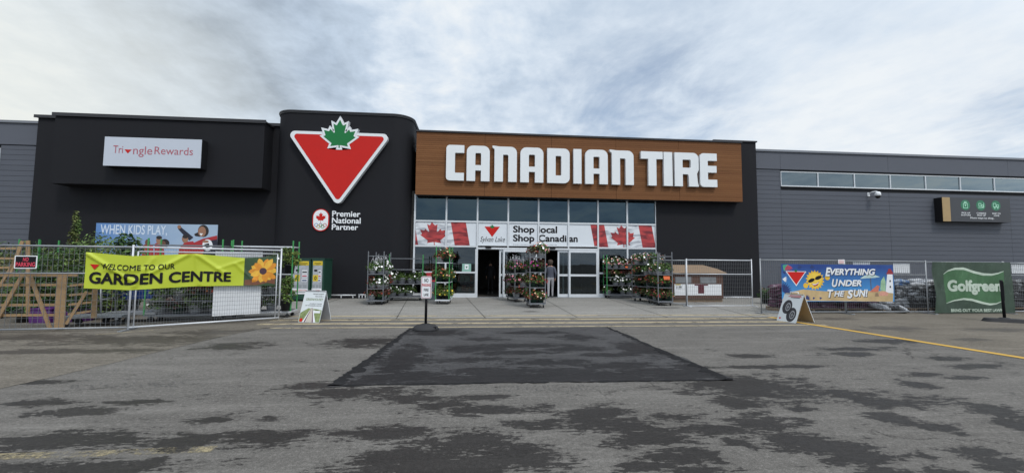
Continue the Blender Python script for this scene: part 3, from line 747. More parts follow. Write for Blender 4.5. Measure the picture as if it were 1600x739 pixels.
xm = P(530.5, 210, YE)[0]; zl0 = P(530, 232.5, YE)[1]; zl1 = P(530.5, 187.5, YE)[1]; hl = zl1-zl0
leaf = maple(xm, zl0+hl*.43, hl*1.16, .12)
b = MB(); b.prism([tri_inset(0, .20)], fT, .04, .27, m_letter, m_letterside); b.prism([offset_poly(leaf, .085)], fT, .05, .285, m_letter, m_letterside); b.build('white_rim', lg, world=True)
b = MB(); b.shape([tri_inset(.13, .12)], fT, m_red, .277); b.build('red_triangle', lg, world=True)
b = MB(); b.shape([offset_poly(leaf, .085)], fT, m_letter, .288); b.shape([leaf], fT, m_green, .292); b.build('green_leaf', lg, world=True)

# partner emblem + words
em = thing('partner_emblem', 'white oval badge with red maple leaf and five rings on the black tower', 'wall badge', (P(502, 360, YT)[0], YT, P(502, 361, YT)[1]))
x0, z1 = P(490.5, 327.5, YT); x1, z0 = P(513, 360.5, YT); w = x1-x0; r = w/2
cap = lambda g: rpoly([(x0-g, z0-g, r+g), (x1+g, z0-g, r+g), (x1+g, z1+g, r+g), (x0-g, z1+g, r+g)], 10)
b = MB(); b.prism([cap(.03)], fT, .01, .045, m_red, m_red); b.shape([cap(-.01)], fT, m_white, .049); b.build('badge', em, world=True)
b = MB(); b.shape([maple((x0+x1)/2, z0+(z1-z0)*.62, w*.72)], fT, m_red, .053); b.build('leaf', em, world=True)
b = MB()
for i, (u, v, c) in enumerate(((.22,.26,(.03,.12,.4)),(.5,.26,(.02,.02,.02)),(.78,.26,(.5,.03,.03)),(.36,.19,(.6,.4,.03)),(.64,.19,(.03,.3,.08)))):
    cx_, cz_ = x0+w*u, z0+(z1-z0)*v; rr = w*.125
    b.shape([circle(cx_, cz_, rr, 20), circle(cx_, cz_, rr*.74, 20)], fT, mat('ring_%d' % i, c, .5, .02), .053+.001*i)
b.build('rings', em, world=True)
pn = thing('partner_lettering', 'small white raised words Premier National Partner beside the oval badge', 'wall lettering', (P(520, 359, YT)[0], YT, P(520, 359, YT)[1]))
b = MB()
for wd, (pa, pb) in (('Premier', ((519.2, 338.6), (563.5, 330.2))), ('National', ((518.8, 349.0), (564, 340.6))), ('Partner', ((518.6, 359.2), (560, 350.9)))):
    u0, v0 = P(*pa, YT); u1, v1 = P(*pb, YT)
    put_text(b, wd, (u0, v0, u1, v1), fT, m_white, .03, .022)
b.build('words', pn, world=True)

# light box, left block
YR = YB-.42
a0 = P(161, 259.5, YR); a1 = P(315, 219, YR); a2 = P(163, 212.5, YR); a3 = P(314, 263, YR)
rx0, rx1 = P(162, 236, YR)[0], P(314.7, 241, YR)[0]; rz0 = (a0[1]+a3[1])/2; rz1 = (a1[1]+a2[1])/2
tr = thing('lightbox_sign', 'white rectangular lightbox sign with thin red lettering on the black parapet', 'lightbox sign', ((rx0+rx1)/2, YB, rz0))
m_face = mat('sign_face', (.50, .54, .61), .35, .03, 1)
b = MB(); b.box(rx0, rx1, YR+.012, YB-.03, rz0, rz1, m_ink); b.build('cabinet', tr, world=True)
b = MB(); b.box(rx0+.01, rx1-.01, YR, YR+.0115, rz0+.01, rz1-.01, m_face); b.build('face', tr, world=True)
fR = wallfn(YR); m_redt = mat('thin_red', (.40, .10, .13), .5, .03)
def prs(pxa, pxb, pya, pyb): return (P(pxa, 238, YR)[0], P(pxa, pyb, YR)[1], P(pxb, 238, YR)[0], P(pxa, pya, YR)[1])
b = MB(); wR = rx1-rx0; hR = rz1-rz0
put_text(b, 'Tri', (rx0+.095*wR, rz0+.44*hR, rx0+.195*wR, rz0+.70*hR), fR, m_redt, .005, -.006)
b.shape([[(rx0+.245*wR, rz0+.44*hR), (rx0+.282*wR, rz0+.575*hR), (rx0+.208*wR, rz0+.575*hR)]], fR, m_red, .005)
put_text(b, 'ngle', (rx0+.298*wR, rz0+.33*hR, rx0+.492*wR, rz0+.70*hR), fR, m_redt, .005, -.006)
put_text(b, 'Rewards', (rx0+.515*wR, rz0+.44*hR, rx0+.912*wR, rz0+.70*hR), fR, m_redt, .005, -.006)
b.build('lettering', tr, world=True)

# dark services sign, right wing
YM = YW-.40
mx0 = P(1473, 330, YM)[0]; mx1 = P(1579, 330, YM)[0]; mz1 = (P(1473, 308.5, YM)[1]+P(1578, 310.5, YM)[1])/2; mz0 = (P(1476, 345, YM)[1]+P(1581, 348.5, YM)[1])/2
ms = thing('services_sign', 'dark box sign with three green round icons and a tan strip on the grey siding', 'box sign', ((mx0+mx1)/2, YW, mz0))
m_sgn = mat('charcoal_sign_face', (.040, .042, .048), .45, .05, 1); m_tan = mat('tan_sign_strip', (.36, .25, .115), .5, .12, 4); m_mint = mat('mint', (.42, .75, .56), .5, .03); m_icon = mat('icon_green', (.025, .17, .085), .5, .05)
b = MB(); b.box(mx0, mx1, YM+.011, YW-.003, mz0, mz1, m_ink); b.build('cabinet', ms, world=True)
b = MB(); ww, hh = mx1-mx0, mz1-mz0; b.box(mx0+ww*.115, mx1, YM, YM+.0105, mz0, mz1, m_sgn); b.build('face', ms, world=True)
b = MB(); b.box(mx0, mx0+ww*.113, YM-.004, YM+.0105, mz0, mz1, m_tan); b.build('strip', ms, world=True)
fM = wallfn(YM); mp = lambda u, v: (mx0+ww*u, mz0+hh*v)
ri = hh*.215
for k, (u, t1, t2) in enumerate(((.335, 'PICK UP', 'IN-STORE'), (.562, 'CURBSIDE', 'PICK UP'), (.785, 'SHIP TO', 'HOME'))):
    b = MB(); cx_, cz_ = mp(u, .695); b.shape([circle(cx_, cz_, ri, 28)], fM, m_icon, .003)
    q = lambda x, z: (cx_+x*ri, cz_+z*ri)
    def ring_rect(x0, z0, x1, z1, t=.10): b.shape([[q(x0, z0), q(x1, z0), q(x1, z1), q(x0, z1)], [q(x0+t, z0+t), q(x1-t, z0+t), q(x1-t, z1-t), q(x0+t, z1-t)]], fM, m_mint, .006)
    if k == 0:
        ring_rect(-.5, -.62, .5, .35); ring_rect(-.25, .37, .25, .68); b.shape([[q(0, -.3), q(.2, .05), q(-.2, .05)]], fM, m_mint, .006)
    elif k == 1:
        ring_rect(-.5, -.22, .1, .42); ring_rect(.14, -.35, .55, .12); b.shape([[q(-.62, -.5), q(.62, -.5), q(.62, -.4), q(-.62, -.4)]], fM, m_mint, .0065); b.shape([[q(.58, -.38), q(.68, -.38), q(.68, .5), q(.58, .5)]], fM, m_mint, .0065)
    else:
        ring_rect(-.62, -.3, .05, .5); ring_rect(.08, -.3, .62, .2)
        for x in (-.3, .35): b.shape([circle(*q(x, -.45), ri*.18, 14), circle(*q(x, -.45), ri*.08, 14)], fM, m_mint, .0065)
    b.build('icon', ms, world=True); b = MB()
    for t_, z0 in ((t1, .335), (t2, .245)):
        wd = .022*len(t_)*.5+.01; put_text(b, t_, (*mp(u-wd*.72, z0), *mp(u+wd*.72, z0+.06)), fM, m_white, .004, .02)
    b.build('caption', ms, world=True)
b = MB(); put_text(b, 'More ways to shop.', (*mp(.395, .105), *mp(.745, .20)), fM, m_white, .004, .015)
b.build('slogan', ms, world=True)

# dome camera
cxw, czw = P(1357, 304, YW); cam_t = thing('dome_camera', 'white security dome camera on a bracket under the high windows', 'security camera', (cxw, YW, czw)); cam_t.scale = (.8,)*3
b = MB(); b.box(-.09, .06, -.035, -.002, -.13, .12, m_white); b.tube([(0, -.04, .06), (0, -.25, .12), (.10, -.42, .13), (.2, -.45, .10)], .035, m_white); b.build('bracket', cam_t)
b = MB(); b.lathe([(0, .12), (.10, .10), (.165, .02), (.175, -.14), (.15, -.16)], m_white, (.2, -.45, 0)); b.box(.22, .38, -.57, -.48, -.06, .0, m_ink); b.build('housing', cam_t)
b = MB(); b.lathe([(.145, -.161), (.135, -.24), (.09, -.31), (0, -.34)], mat('smoked_dome', (.012, .012, .014), .12, .02), (.2, -.45, 0)); b.build('dome', cam_t)

# poster behind the plants
YP = YS-.02
def pq(px, py): return P(px, py, YP)
px0, px1 = pq(150, 370)[0], pq(340, 370)[0]; pz1 = (pq(152, 348.5)[1]+pq(340, 351.5)[1])/2; pz0 = 1.35
po = thing('wall_poster', 'blue billboard of cheering children in red shirts on the lower black wall', 'poster', ((px0+px1)/2, YP, pz0))
def grad_mat(name, axis, a, c, lo, hi, nz=.08):
    m = bpy.data.materials.new(name); m.use_nodes = True; T = NT(m.node_tree); b = T.n['Principled BSDF']
    tcn = T.new('ShaderNodeTexCoord'); s = T.new('ShaderNodeSeparateXYZ'); T.link(tcn.outputs['Object'], s.inputs[0])
    f = T.ramp(s.outputs[axis], lo, hi); n = T.noise(tcn.outputs['Object'], 1.2, 5, .6)
    T.link(T.mix(T.math('ADD', f, T.math('MULTIPLY', T.math('SUBTRACT', n, .5), nz*6), clamp=True), a, c), b.inputs['Base Color']); b.inputs['Roughness'].default_value = .55; return m
m_sky_print = grad_mat('printed_sky', 0, (.10, .23, .50), (.36, .47, .60), -2.6, 1.4)
fP = wallfn(YP-.03); b = MB(); b.box(px0, px1, YP-.03, YP, pz0, pz1, m_sky_print); b.build('panel', po, world=True)
b = MB()
u0, v0 = pq(157.5, 368); u1, v1 = pq(262.5, 352.5); put_text(b, 'WHEN KIDS PLAY,', (u0, v0, u1, v1), fP, mat('chalk_white', (.62, .70, .80), .6, .05), .004, .012)
b.build('lettering', po, world=True)
b = MB(); m_skin = mat('printed_skin', (.30, .155, .095), .6, .15, 3); m_skin2 = mat('printed_dark_skin', (.14, .065, .04), .6, .15, 3); m_hair = mat('printed_hair', (.018, .013, .012), .6, .1); m_shirt = mat('printed_red_shirt', (.36, .022, .028), .6, .25, 2.5); m_navy = mat('printed_navy', (.014, .016, .032), .6, .1)
def fig(loop, m, d): b.shape([[pq(*p) for p in loop]], fP, m, d)
def ell(px, py, rx, ry, m, d): fig([(px+rx*math.cos(-t*math.pi/10), py+ry*math.sin(-t*math.pi/10)) for t in range(20)], m, d)
fig([(300,400),(302,380),(318,373),(340,368),(340,400)], m_shirt, .004)      # big girl
fig([(317,400),(323,377),(340,374),(340,400)], m_navy, .0045)
fig([(279,358),(283,354.5),(303,371),(297,376),(290,370)], m_navy, .005); ell(281, 354.8, 3, 3, m_skin, .0055)
ell(318.5, 361, 8.5, 9.5, m_hair, .006); fig([(304,366),(314,361),(314,370),(306,369)], m_hair, .0062); ell(316.5, 362, 6.2, 8, m_skin, .0065); fig([(312.5,364.5),(318,365),(315,368.5)], m_white, .007)
fig([(279,400),(281,388),(290,378),(303,377),(308,400)], m_shirt, .0066); ell(290, 373.5, 5, 6, m_skin, .007); ell(290.5, 369.8, 4.6, 3, m_hair, .0072)
fig([(242,400),(243,381),(249,378),(256,381),(258,400)], m_shirt, .005); ell(249.5, 375.5, 4.6, 6.5, m_skin, .0055); ell(249.5, 371.2, 4.6, 2.8, m_hair, .006)
ell(258.5, 380, 7, 6.5, m_hair, .0065); ell(256, 381.5, 4, 5, m_skin2, .007)
ell(325, 383, 8, 9, m_white, .0075); fig([(320,382),(327,380),(329,386),(323,388)], m_ink, .0078); ell(322, 377.5, 5, 2, m_skin, .008)
fig([(222,400),(224,384),(232,379),(240,384),(241,400)], m_shirt, .004); ell(231.5, 379, 4, 5, m_skin2, .0055)
b.build('printed_figures', po, world=True)

# window graphics
fG = wallfn(YS-.075+.055)
def flag_red():
    m = bpy.data.materials.new('printed_flag_red'); return m
def cloth_print(name, c1, c2):
    m = bpy.data.materials.new(name); m.use_nodes = True; T = NT(m.node_tree); b = T.n['Principled BSDF']
    tcn = T.new('ShaderNodeTexCoord'); mp_ = T.new('ShaderNodeMapping'); mp_.inputs['Rotation'].default_value = (0, R(-35), 0); mp_.inputs['Scale'].default_value = (1, 1, 3.2); T.link(tcn.outputs['Object'], mp_.inputs['Vector'])
    n = T.noise(mp_.outputs[0], 1.5, 4, .5, .6); T.link(T.mix(T.ramp(n, .40, .56), c1, c2), b.inputs['Base Color']); b.inputs['Roughness'].default_value = .4; return m
m_fr = cloth_print('flag_print_red', (.16, .012, .018), (.46, .045, .045)); m_fw = cloth_print('flag_print_white', (.36, .38, .42), (.70, .73, .76)); m_bd = mat('banner_white', (.66, .70, .74), .4, .03, 1)
bz0, bz1 = z_b+.045, z_a-.045
def at_px(px): return P(px, 365, YS)[0]
def decal(name, label, cat, x0, x1):
    t = thing(name, label, cat, ((x0+x1)/2, YS, bz0)); return t
def clipbays(loop_fn, lo, hi): pass
def inpane(i): return bays[i]+fw_/2+.008, bays[i+1]-fw_/2-.008
def clip_poly(poly, x0, x1):
    for sgn_, xx in ((1, x0), (-1, x1)):
        o = []
        for i in range(len(poly)):
            a, c = poly[i-1], poly[i]; ia, ic = sgn_*(a[0]-xx) >= 0, sgn_*(c[0]-xx) >= 0
            if ia != ic: t = (xx-a[0])/(c[0]-a[0]); o.append((xx, a[1]+(c[1]-a[1])*t))
            if ic: o.append(c)
        poly = o
        if not poly: return []
    return poly
def flag(pane_ids, x_l0, x_l1, x_r0, x_r1, xleaf, label):
    t = decal('flag_decal', label, 'window flag', bays[pane_ids[0]], bays[pane_ids[-1]+1])
    b = MB(); sl = .10
    for i in pane_ids:
        a, c = inpane(i)
        lo, hi = max(a, bays[0]), c
        def strip_(xa, xb, m, d):
            q = clip_poly([(xa+sl, bz0), (xb+sl, bz0), (xb-sl, bz1), (xa-sl, bz1)], lo, hi)
            if len(q) > 2: b.shape([q], fG, m, d)
        q = clip_poly([(x_l0-2, bz0), (x_r1+2, bz0), (x_r1+2, bz1), (x_l0-2, bz1)], lo, hi); b.shape([q], fG, m_bd, .0)
        strip_(x_l0, x_r1, m_fw, .002); strip_(x_l0, x_l1, m_fr, .004); strip_(x_r0, x_r1, m_fr, .004)
        q = clip_poly([(u-(v-(bz0+bz1)/2)*.12+.0, v) for u, v in maple(xleaf, (bz0+bz1)/2-.05, (bz1-bz0)*1.22, .25)], lo, hi)
        q = [(u, min(max(v, bz0+.002), bz1)) for u, v in q]
        if len(q) > 2: b.shape([q], fG, m_fr, .006)
    b.build('flag_print', t, world=True)
flag([0, 1], at_px(640), at_px(650.5), at_px(707.5), at_px(731), at_px(677), 'printed flag across the two left panes, red stripe at right beside a blank margin')
flag([6, 7], at_px(925.5), at_px(947), at_px(1000.5), at_px(1021), at_px(972.5), 'printed flag across the two right panes, left stripe split by a mullion')
t = decal('logo_decal', 'white window panel with small red triangle logo and handwritten town name', 'window panel', *inpane(2)); b = MB(); a, c = inpane(2)
b.shape([rect(a, bz0, c, bz1)], fG, m_bd, 0); cxm = (a+c)/2-.03; hb = bz1-bz0
b.shape([[(cxm, bz0+.38*hb), (cxm+.37, bz0+.84*hb), (cxm-.37, bz0+.84*hb)]], fG, m_red, .003); b.shape([maple(cxm, bz0+.83*hb, .24, .1)], fG, m_green, .005)
b.build('panel_print', t, world=True); b = MB()
put_text(b, 'Sylvan Lake', (a+.09, bz0+.10*hb, c-.10, bz0+.40*hb), fG, m_ink, .004, -.012, .35); b.build('script_lettering', t, world=True)
a = inpane(3)[0]; c = bays[6]-fw_/2
t = decal('slogan_decal', 'white window panels with black bold words Shop local Shop Canadian', 'window panel', a, c); b = MB()
for i in (3, 4, 5): q = inpane(i); b.shape([rect(q[0], bz0, q[1], bz1)], fG, m_bd, 0)
b.shape([[(at_px(925.5)-.1+.2, bz0), (inpane(5)[1], bz0), (inpane(5)[1], bz1), (at_px(925.5)-.1, bz1)]], fG, m_fr, .003)
b.build('panel_print', t, world=True); b = MB()
for wd, xa, xb, va, vb in (('Shop', 801.5, 835, .50, .90), ('local', 841, 870.5, .585, .90), ('Shop', 801.5, 835, .11, .51), ('Canadi', 841, 885, .20, .515), ('an', 889, 902.5, .20, .425)):
    put_text(b, wd, (at_px(xa), bz0+va*hb, at_px(xb), bz0+vb*hb), fG, m_ink, .004, .034)
put_text(b, 'PROUDLY CANADIAN OWNED', (at_px(801.5), bz0+.045*hb, at_px(835.5), bz0+.075*hb), fG, m_ink, .004, 0); put_text(b, 'AND LOCALLY OPERATED', (at_px(841), bz0+.045*hb, at_px(870), bz0+.075*hb), fG, m_ink, .004, 0)
b.build('lettering', t, world=True)
b = MB(); fS = wallfn(YS-.01); xs_, zs_ = P(722, 424, YS); 
b.shape([rect(xs_, zs_, xs_+.42, zs_+.36)], fS, mat('sticker_mint', (.25, .45, .38), .5), .003); b.shape([rect(xs_+.12, zs_+.10, xs_+.30, zs_+.33)], fS, m_white, .005); b.shape([[(xs_+.21, zs_+.14), (xs_+.26, zs_+.24), (xs_+.16, zs_+.24)]], fS, m_green, .007)
tag(b.build('window_sticker'), 'small pale green notice stuck inside the glass left of the open door', 'window sticker')

# ------------------------------------------------------------------ things in front of the store
class VPlane:
    """vertical plane through ground points A -> B; at() = photo survey -> (distance along, height)"""
    def __init__(s, A, B): s.A = Vector(A); s.B = Vector(B); s.d = (s.B-s.A).normalized(); s.L = (s.B-s.A).length; s.n = Vector((s.d.y, -s.d.x))
    def at(s, px, py):
        r = ray(px, py); den = r.x*s.d.y-r.y*s.d.x; k = (s.A.x*s.d.y-s.A.y*s.d.x)/den
        p = Vector((r.x*k, r.y*k)); return (p-s.A).dot(s.d), EYE+r.z*k
    def pt(s, t, z, d=0.0): p = s.A+s.d*t+s.n*d; return (p.x, p.y, z)
    def rz(s): return math.atan2(s.d.y, s.d.x)

def fence_panel(A, L, rz, H, label, group, mid=None, wires=(.10, .13), inner=False, mats=(m_galv, m_wire), base=.05, toprail=True):
    t = thing('wire_fence', label, 'wire fence', (A[0], A[1], 0), rz, group)
    f = MB(); r = .021
    f.tube([(0, 0, 0), (0, 0, H+.05)], r, mats[0]); f.tube([(L, 0, 0), (L, 0, H+.05)], r, mats[0])
    f.tube([(0, 0, H), (L, 0, H)], r, mats[0]); f.tube([(0, 0, base+.02), (L, 0, base+.02)], r, mats[0])
    if inner:
        f.tube([(.09, 0, H-.10), (L-.09, 0, H-.10)], .016, mats[0]); f.tube([(.09, 0, base), (.09, 0, H-.10)], .016, mats[0]); f.tube([(L-.09, 0, base), (L-.09, 0, H-.10)], .016, mats[0])
    if mid: f.tube([(0, 0, mid), (L, 0, mid)], .018, mats[0])
    f.build('frame', t)
    w = MB(); q = .0019
    x = wires[0]
    while x < L-.02: w.box(x-q, x+q, -.004, .004, base+.03, H-.01, mats[1]); x += wires[0]
    z = base+wires[1]
    while z < H-.03: w.box(.01, L-.01, -.009, -.004, z-q, z+q, mats[1]); z += wires[1]
    w.build('wire_mesh', t)
    if not inner:
        k = MB()
        for xx in (0, L): k.box(xx-.04, xx+.04, -.28, .28, 0, .03, mats[0])
        k.build('foot', t)
    return t
pB = Vector(G(200, 516)); pC = Vector(G(435, 500)); pA = Vector(G(0, 520)); d1 = (pB-pA).normalized()
FP1 = VPlane(pB-d1*3.05, pB); FP2 = VPlane(pB, pC)
h1 = FP1.at(203, 386)[1]; h2 = FP2.at(433, 391)[1]
fence_panel(FP1.A, FP1.L, FP1.rz(), h1, 'grey wire fence panel carrying the black no parking sign at the far left', 'garden fence panels', mid=FP1.at(100, 427)[1])
fence_panel(FP2.A+FP2.n*.02, FP2.L, FP2.rz(), (h1+h2)/2+.0, 'bright galvanised fence panel behind the right half of the yellow banner', 'garden fence panels', inner=True, mats=(m_galvb, m_wire), wires=(.052, .105))
FP0 = VPlane(pB-d1*6.15, pB-d1*3.1)
# right fence
RY = 13.12
rx = [G(1186, 490)[0]+3.06*i for i in range(5)]
hR_ = P(1186, 406, RY)[1]
for i, lb in enumerate(('wire fence panel at the sidewalk corner, half covered by the beach banner', 'wire fence panel in front of the tall grey bag stacks', 'wire fence panel behind the green mesh banner', 'wire fence panel at the right edge, dark bags behind it')):
    fence_panel((rx[i], RY+.01*i), 3.02, R(-.3 if i % 2 else .3), hR_-.01*i, lb, 'right hand fence panels', mid=P(1200, 428, RY)[1] if i in (1, 3) else None, wires=(.075, .15), mats=(m_galv, m_wire))
gx0, gy0 = G(1074, 478.5); gx1, gy1 = G(1176, 478.3)
GP = VPlane((gx0, gy0), (gx1, gy1))
fence_panel((gx0, gy0), GP.L, GP.rz(), GP.at(1075, 406)[1], 'wire fence panel standing on the sidewalk in front of the brown bin', 'sidewalk fence panels', mid=GP.at(1075, 428)[1], wires=(.075, .15), mats=(m_galvb, m_wire), base=.0)
fence_panel((gx0-.9, gy0+.95), 1.25, R(-43), GP.at(1075, 406)[1]-.02, 'short return fence panel reaching back beside the grey flower cart', 'sidewalk fence panels', mid=GP.at(1075, 428)[1], wires=(.075, .15))

# yellow garden banner on the left fence
m_lime = mat('lime_vinyl', (.46, .54, .035), .42, .05, 1.2, spec=.45)
kA = FP1.at(136, 420)[0]; kC = FP2.at(431, 425)[0]; sB = FP1.L-kA; LB = sB+kC
def b_s(px, py):                                     # photo -> (s, z) on the folded banner line
    if px <= 203: s_, z = FP1.at(px, py); return s_-kA, z
    s_, z = FP2.at(px, py); return s_+sB, z
zt_ = [b_s(140, 394)[1], b_s(203, 400)[1], b_s(305, 396.5)[1], b_s(380, 403)[1], b_s(430, 401)[1]]; st_ = [0, sB, b_s(305, 400)[0], b_s(380, 403)[0], LB]
zb__ = [b_s(132, 450)[1], b_s(203, 453)[1], b_s(305, 447)[1], b_s(380, 446)[1], b_s(430, 446)[1]]
def lerp_t(s, xs, ys):
    for i in range(len(xs)-1):
        if s <= xs[i+1] or i == len(xs)-2: t = (s-xs[i])/(xs[i+1]-xs[i]); return ys[i]+(ys[i+1]-ys[i])*t
CREASE = [(.05, .95, .95, .25, .030, .05), (.95, .1, 1.25, .9, .018, .05), (1.9, .98, 1.2, .45, .028, .06), (2.05, .98, 2.15, .05, .020, .04), (2.1, .95, 2.75, .35, .024, .06), (3.05, .9, 2.5, .55, .014, .05), (.4, .55, 1.3, .60, .012, .07), (2.9, .75, 3.3, .2, .012, .05)]
def wr(s, v):
    w = .010*math.sin(2.3*s+.6)+.006*math.sin(6.1*s-4*v)
    for x0, y0, x1, y1, a, k in CREASE:
        dx_, dy_ = x1-x0, y1-y0; t = max(0, min(1, ((s-x0)*dx_+(v-y0)*dy_)/(dx_*dx_+dy_*dy_))); dist = math.hypot(s-x0-t*dx_, v-y0-t*dy_)
        w += a*1.7*math.exp(-(dist/(k*.8))**2)*(1-.3*t)
    return w
def banner_fn(co):
    s, d, v = co                                     # stored as (s, d, v), v 0..1
    zt, zb = lerp_t(s, st_, zt_), lerp_t(s, st_, zb__); z = zb+(zt-zb)*v
    off = .05+wr(s, v)+d
    n = FP1.n if s < sB-.12 else FP2.n
    if abs(s-sB) <= .12: n = (FP1.n*(sB+.12-s)+FP2.n*(s-sB+.12)).normalized()
    p = (FP1.A+FP1.d*(kA+s)) if s <= sB else FP2.A+FP2.d*(s-sB)
    p = p+n*off; return (p.x, p.y, z)
yb = thing('garden_banner', 'long lime yellow vinyl banner with an orange flower tied on the left fence', 'banner', (*FP2.pt(0, 0)[:2], 0))
def sv(px, py): s, z = b_s(px, py); zt, zb = lerp_t(s, st_, zt_), lerp_t(s, st_, zb__); return s, (z-zb)/(zt-zb)
flat = lambda u, v, d: (u, d, v)
sF = b_s(381, 425)[0]
def cut(b, L): b.gridcut(0, .0, L, .033); b.gridcut(2, .0, 1.0, .04)
b = MB(); b.shape([rect(0, 0, sF, 1)], flat, m_lime, 0); cut(b, LB); b.warp(banner_fn); b.build('vinyl_sheet', yb, world=True, smooth=True)
b = MB(); m_leafbg = mat('printed_leaf_green', (.035, .075, .03), .5, .5, 3); m_petal = mat('printed_petal', (.62, .24, .018), .5, .3, 9); m_petal2 = mat('printed_petal_light', (.72, .40, .04), .5, .25, 9); m_cone = mat('printed_cone', (.055, .022, .035), .6, .3, 20)
b.shape([rect(sF, 0, LB, 1)], flat, m_leafbg, 0)
cf = sv(410.5, 423.5); rnd = random.Random(5); hB = zt_[3]-zb__[3]
b.shape([[(sF+.02, .02), (sF+.30, .02), (sF+.55, .1), (LB-.02, .05), (LB-.02, .35), (sF+.02, .2)]], flat, mat('printed_brown', (.16, .06, .03), .6, .3, 6), .0008)
for k in range(14):
    a = 2*math.pi*k/14+rnd.uniform(-.1, .1); l = (.33+rnd.uniform(-.05, .05)); wd = .075
    pts_ = [(cf[0]+math.cos(a)*l*t-math.sin(a)*q_*wd, cf[1]+(math.sin(a)*l*t+math.cos(a)*q_*wd)/hB) for t, q_ in ((.1, -.4), (.55, -1), (.85, -.7), (1, 0), (.85, .7), (.55, 1), (.1, .4))]
    pts_ = [(min(max(u, sF+.004), LB-.004), min(max(v, .01), .99)) for u, v in pts_]
    b.shape([pts_], flat, m_petal if k % 2 else m_petal2, .0016+.0004*(k % 3))
b.shape([circle(*cf, .085, 20, .085/hB)], flat, m_cone, .0035)
cut(b, LB); b.warp(banner_fn); b.build('flower_print', yb, world=True, smooth=False)
b = MB()
q0, q1 = sv(162, 427), sv(273.5, 414.0); put_text(b, 'WELCOME TO OUR', (q0[0], .565, q1[0], .725), flat, m_ink, .014, .018, 0, 1.05)
q0, q1 = sv(142, 444), sv(361, 426); put_text(b, 'GARDEN CENTRE', (q0[0], .14, q1[0], .475), flat, m_ink, .014, .035)
q = [(sv(151, 420)[0], .53), (sv(158.5, 420)[0], .68), (sv(143.5, 420)[0], .68)]; b.shape([q], flat, m_red, .014)
cut(b, LB); b.warp(banner_fn); b.build('lettering', yb, world=True)

# no parking plate on the fence
q0 = FP1.at(24, 419.5); q1 = FP1.at(61, 399.5)
npk = thing('no_parking_plate', 'small black plate with pink no parking words tied to the fence', 'sign plate', (*FP1.pt((q0[0]+q1[0])/2, 0, .03)[:2], (q0[1]+q1[1])/2), FP1.rz())
w2, h2_ = (q1[0]-q0[0])/2, (q1[1]-q0[1])/2; loc = lambda u, v, d: (u, -d, v)
b = MB(); b.prism([rpoly([(-w2, -h2_, .02), (w2, -h2_, .02), (w2, h2_, .02), (-w2, h2_, .02)])], loc, 0, .006, m_white, m_white); b.shape([rect(-w2+.02, -h2_+.02, w2-.02, h2_-.02)], loc, m_ink, .008); b.build('plate', npk)
m_pink = mat('pink_red_print', (.62, .05, .09), .5, .05)
b = MB(); put_text(b, 'NO', (-w2*.25, h2_*.12, w2*.25, h2_*.72), loc, m_pink, .010, .03); put_text(b, 'PARKING', (-w2*.86, -h2_*.70, w2*.86, -h2_*.02), loc, m_pink, .010, .03); b.build('lettering', npk)

# blank sheet behind the fence
SP = VPlane(FP2.A-FP2.n*.06, FP2.B-FP2.n*.06)
q0 = SP.at(331, 494); q1 = SP.at(411, 394)
b = MB(); b.box(0, q1[0]-q0[0], 0, .006, 0, q1[1]-q0[1], m_paper); o = b.build('blank_board'); o.location = SP.pt(q0[0], q0[1]); o.rotation_euler = (0, 0, SP.rz())
tag(o, 'large blank white board tied behind the fence under the flower banner end', 'board')

# beach banner
BY = RY-.05
BB = lambda px, py: P(px, py, BY-.0)
bx0, bx1 = BB(1220.5, 440)[0], BB(1395.5, 440)[0]; bz1_ = (BB(1221, 412.5)[1]+BB(1395, 413.8)[1])/2; bz0_ = (BB(1222, 470)[1]+BB(1395, 471.8)[1])/2
bb = thing('beach_banner', 'blue beach scene banner with smiling sun and lighthouse tied on the fence', 'banner', ((bx0+bx1)/2, BY, bz0_))
wB, hB2 = bx1-bx0, bz1_-bz0_
def bwarp(co):
    u, d, v = co; return (bx0+u, BY-.015-d-.010*math.sin(3.1*u+2*v)-.008*math.sin(9*u-6*v)*(1-v), bz0_+v)
uv = lambda px, py: (BB(px, py)[0]-bx0, BB(px, py)[1]-bz0_)
m_bsky = grad_mat('printed_beach_sky', 2, (.05, .28, .60), (.010, .045, .22), .15, 1.15)
m_sand = mat('printed_sand', (.50, .36, .18), .55, .25, 4); m_sun = mat('printed_sun', (.72, .44, .035), .5, .2, 6); m_bwhite = mat('printed_white', (.72, .74, .76), .5, .05); m_shadowp = mat('printed_navy_ink', (.012, .014, .03), .5, .05)
m_pb = mat('printed_leaf_navy', (.012, .03, .14), .5, .3, 8); m_pk = mat('printed_leaf_pink', (.40, .04, .08), .5, .2, 8); m_tl = mat('printed_leaf_teal', (.05, .33, .20), .5, .3, 8)
b = MB(); SH = lambda loop, m, d: b.shape([[uv(*p) for p in loop]], flat, m, d)
b.shape([rect(0, 0, wB, hB2)], flat, m_bsky, 0)
SH([(1221,469.5),(1395,471),(1395,452),(1370,455),(1330,453),(1290,455),(1255,452),(1228,457)], m_sand, .001)
rnd = random.Random(9)
def frond(px, py, l, a0, m, n=6):
    for k in range(n):
        a = a0+(k-n/2)*.28; c = math.cos(a), math.sin(a); pts_ = [(px, py), (px+c[0]*l*.6-c[1]*l*.1, py+c[1]*l*.6+c[0]*l*.1), (px+c[0]*l, py+c[1]*l), (px+c[0]*l*.6+c[1]*l*.1, py+c[1]*l*.6-c[0]*l*.1)]
        pts_ = [(min(max(x, 1221.2), 1394), min(max(y, 413.5), 469)) for x, y in pts_]
        b.shape([[uv(*p) for p in pts_]], flat, m, .0016+.0003*k)
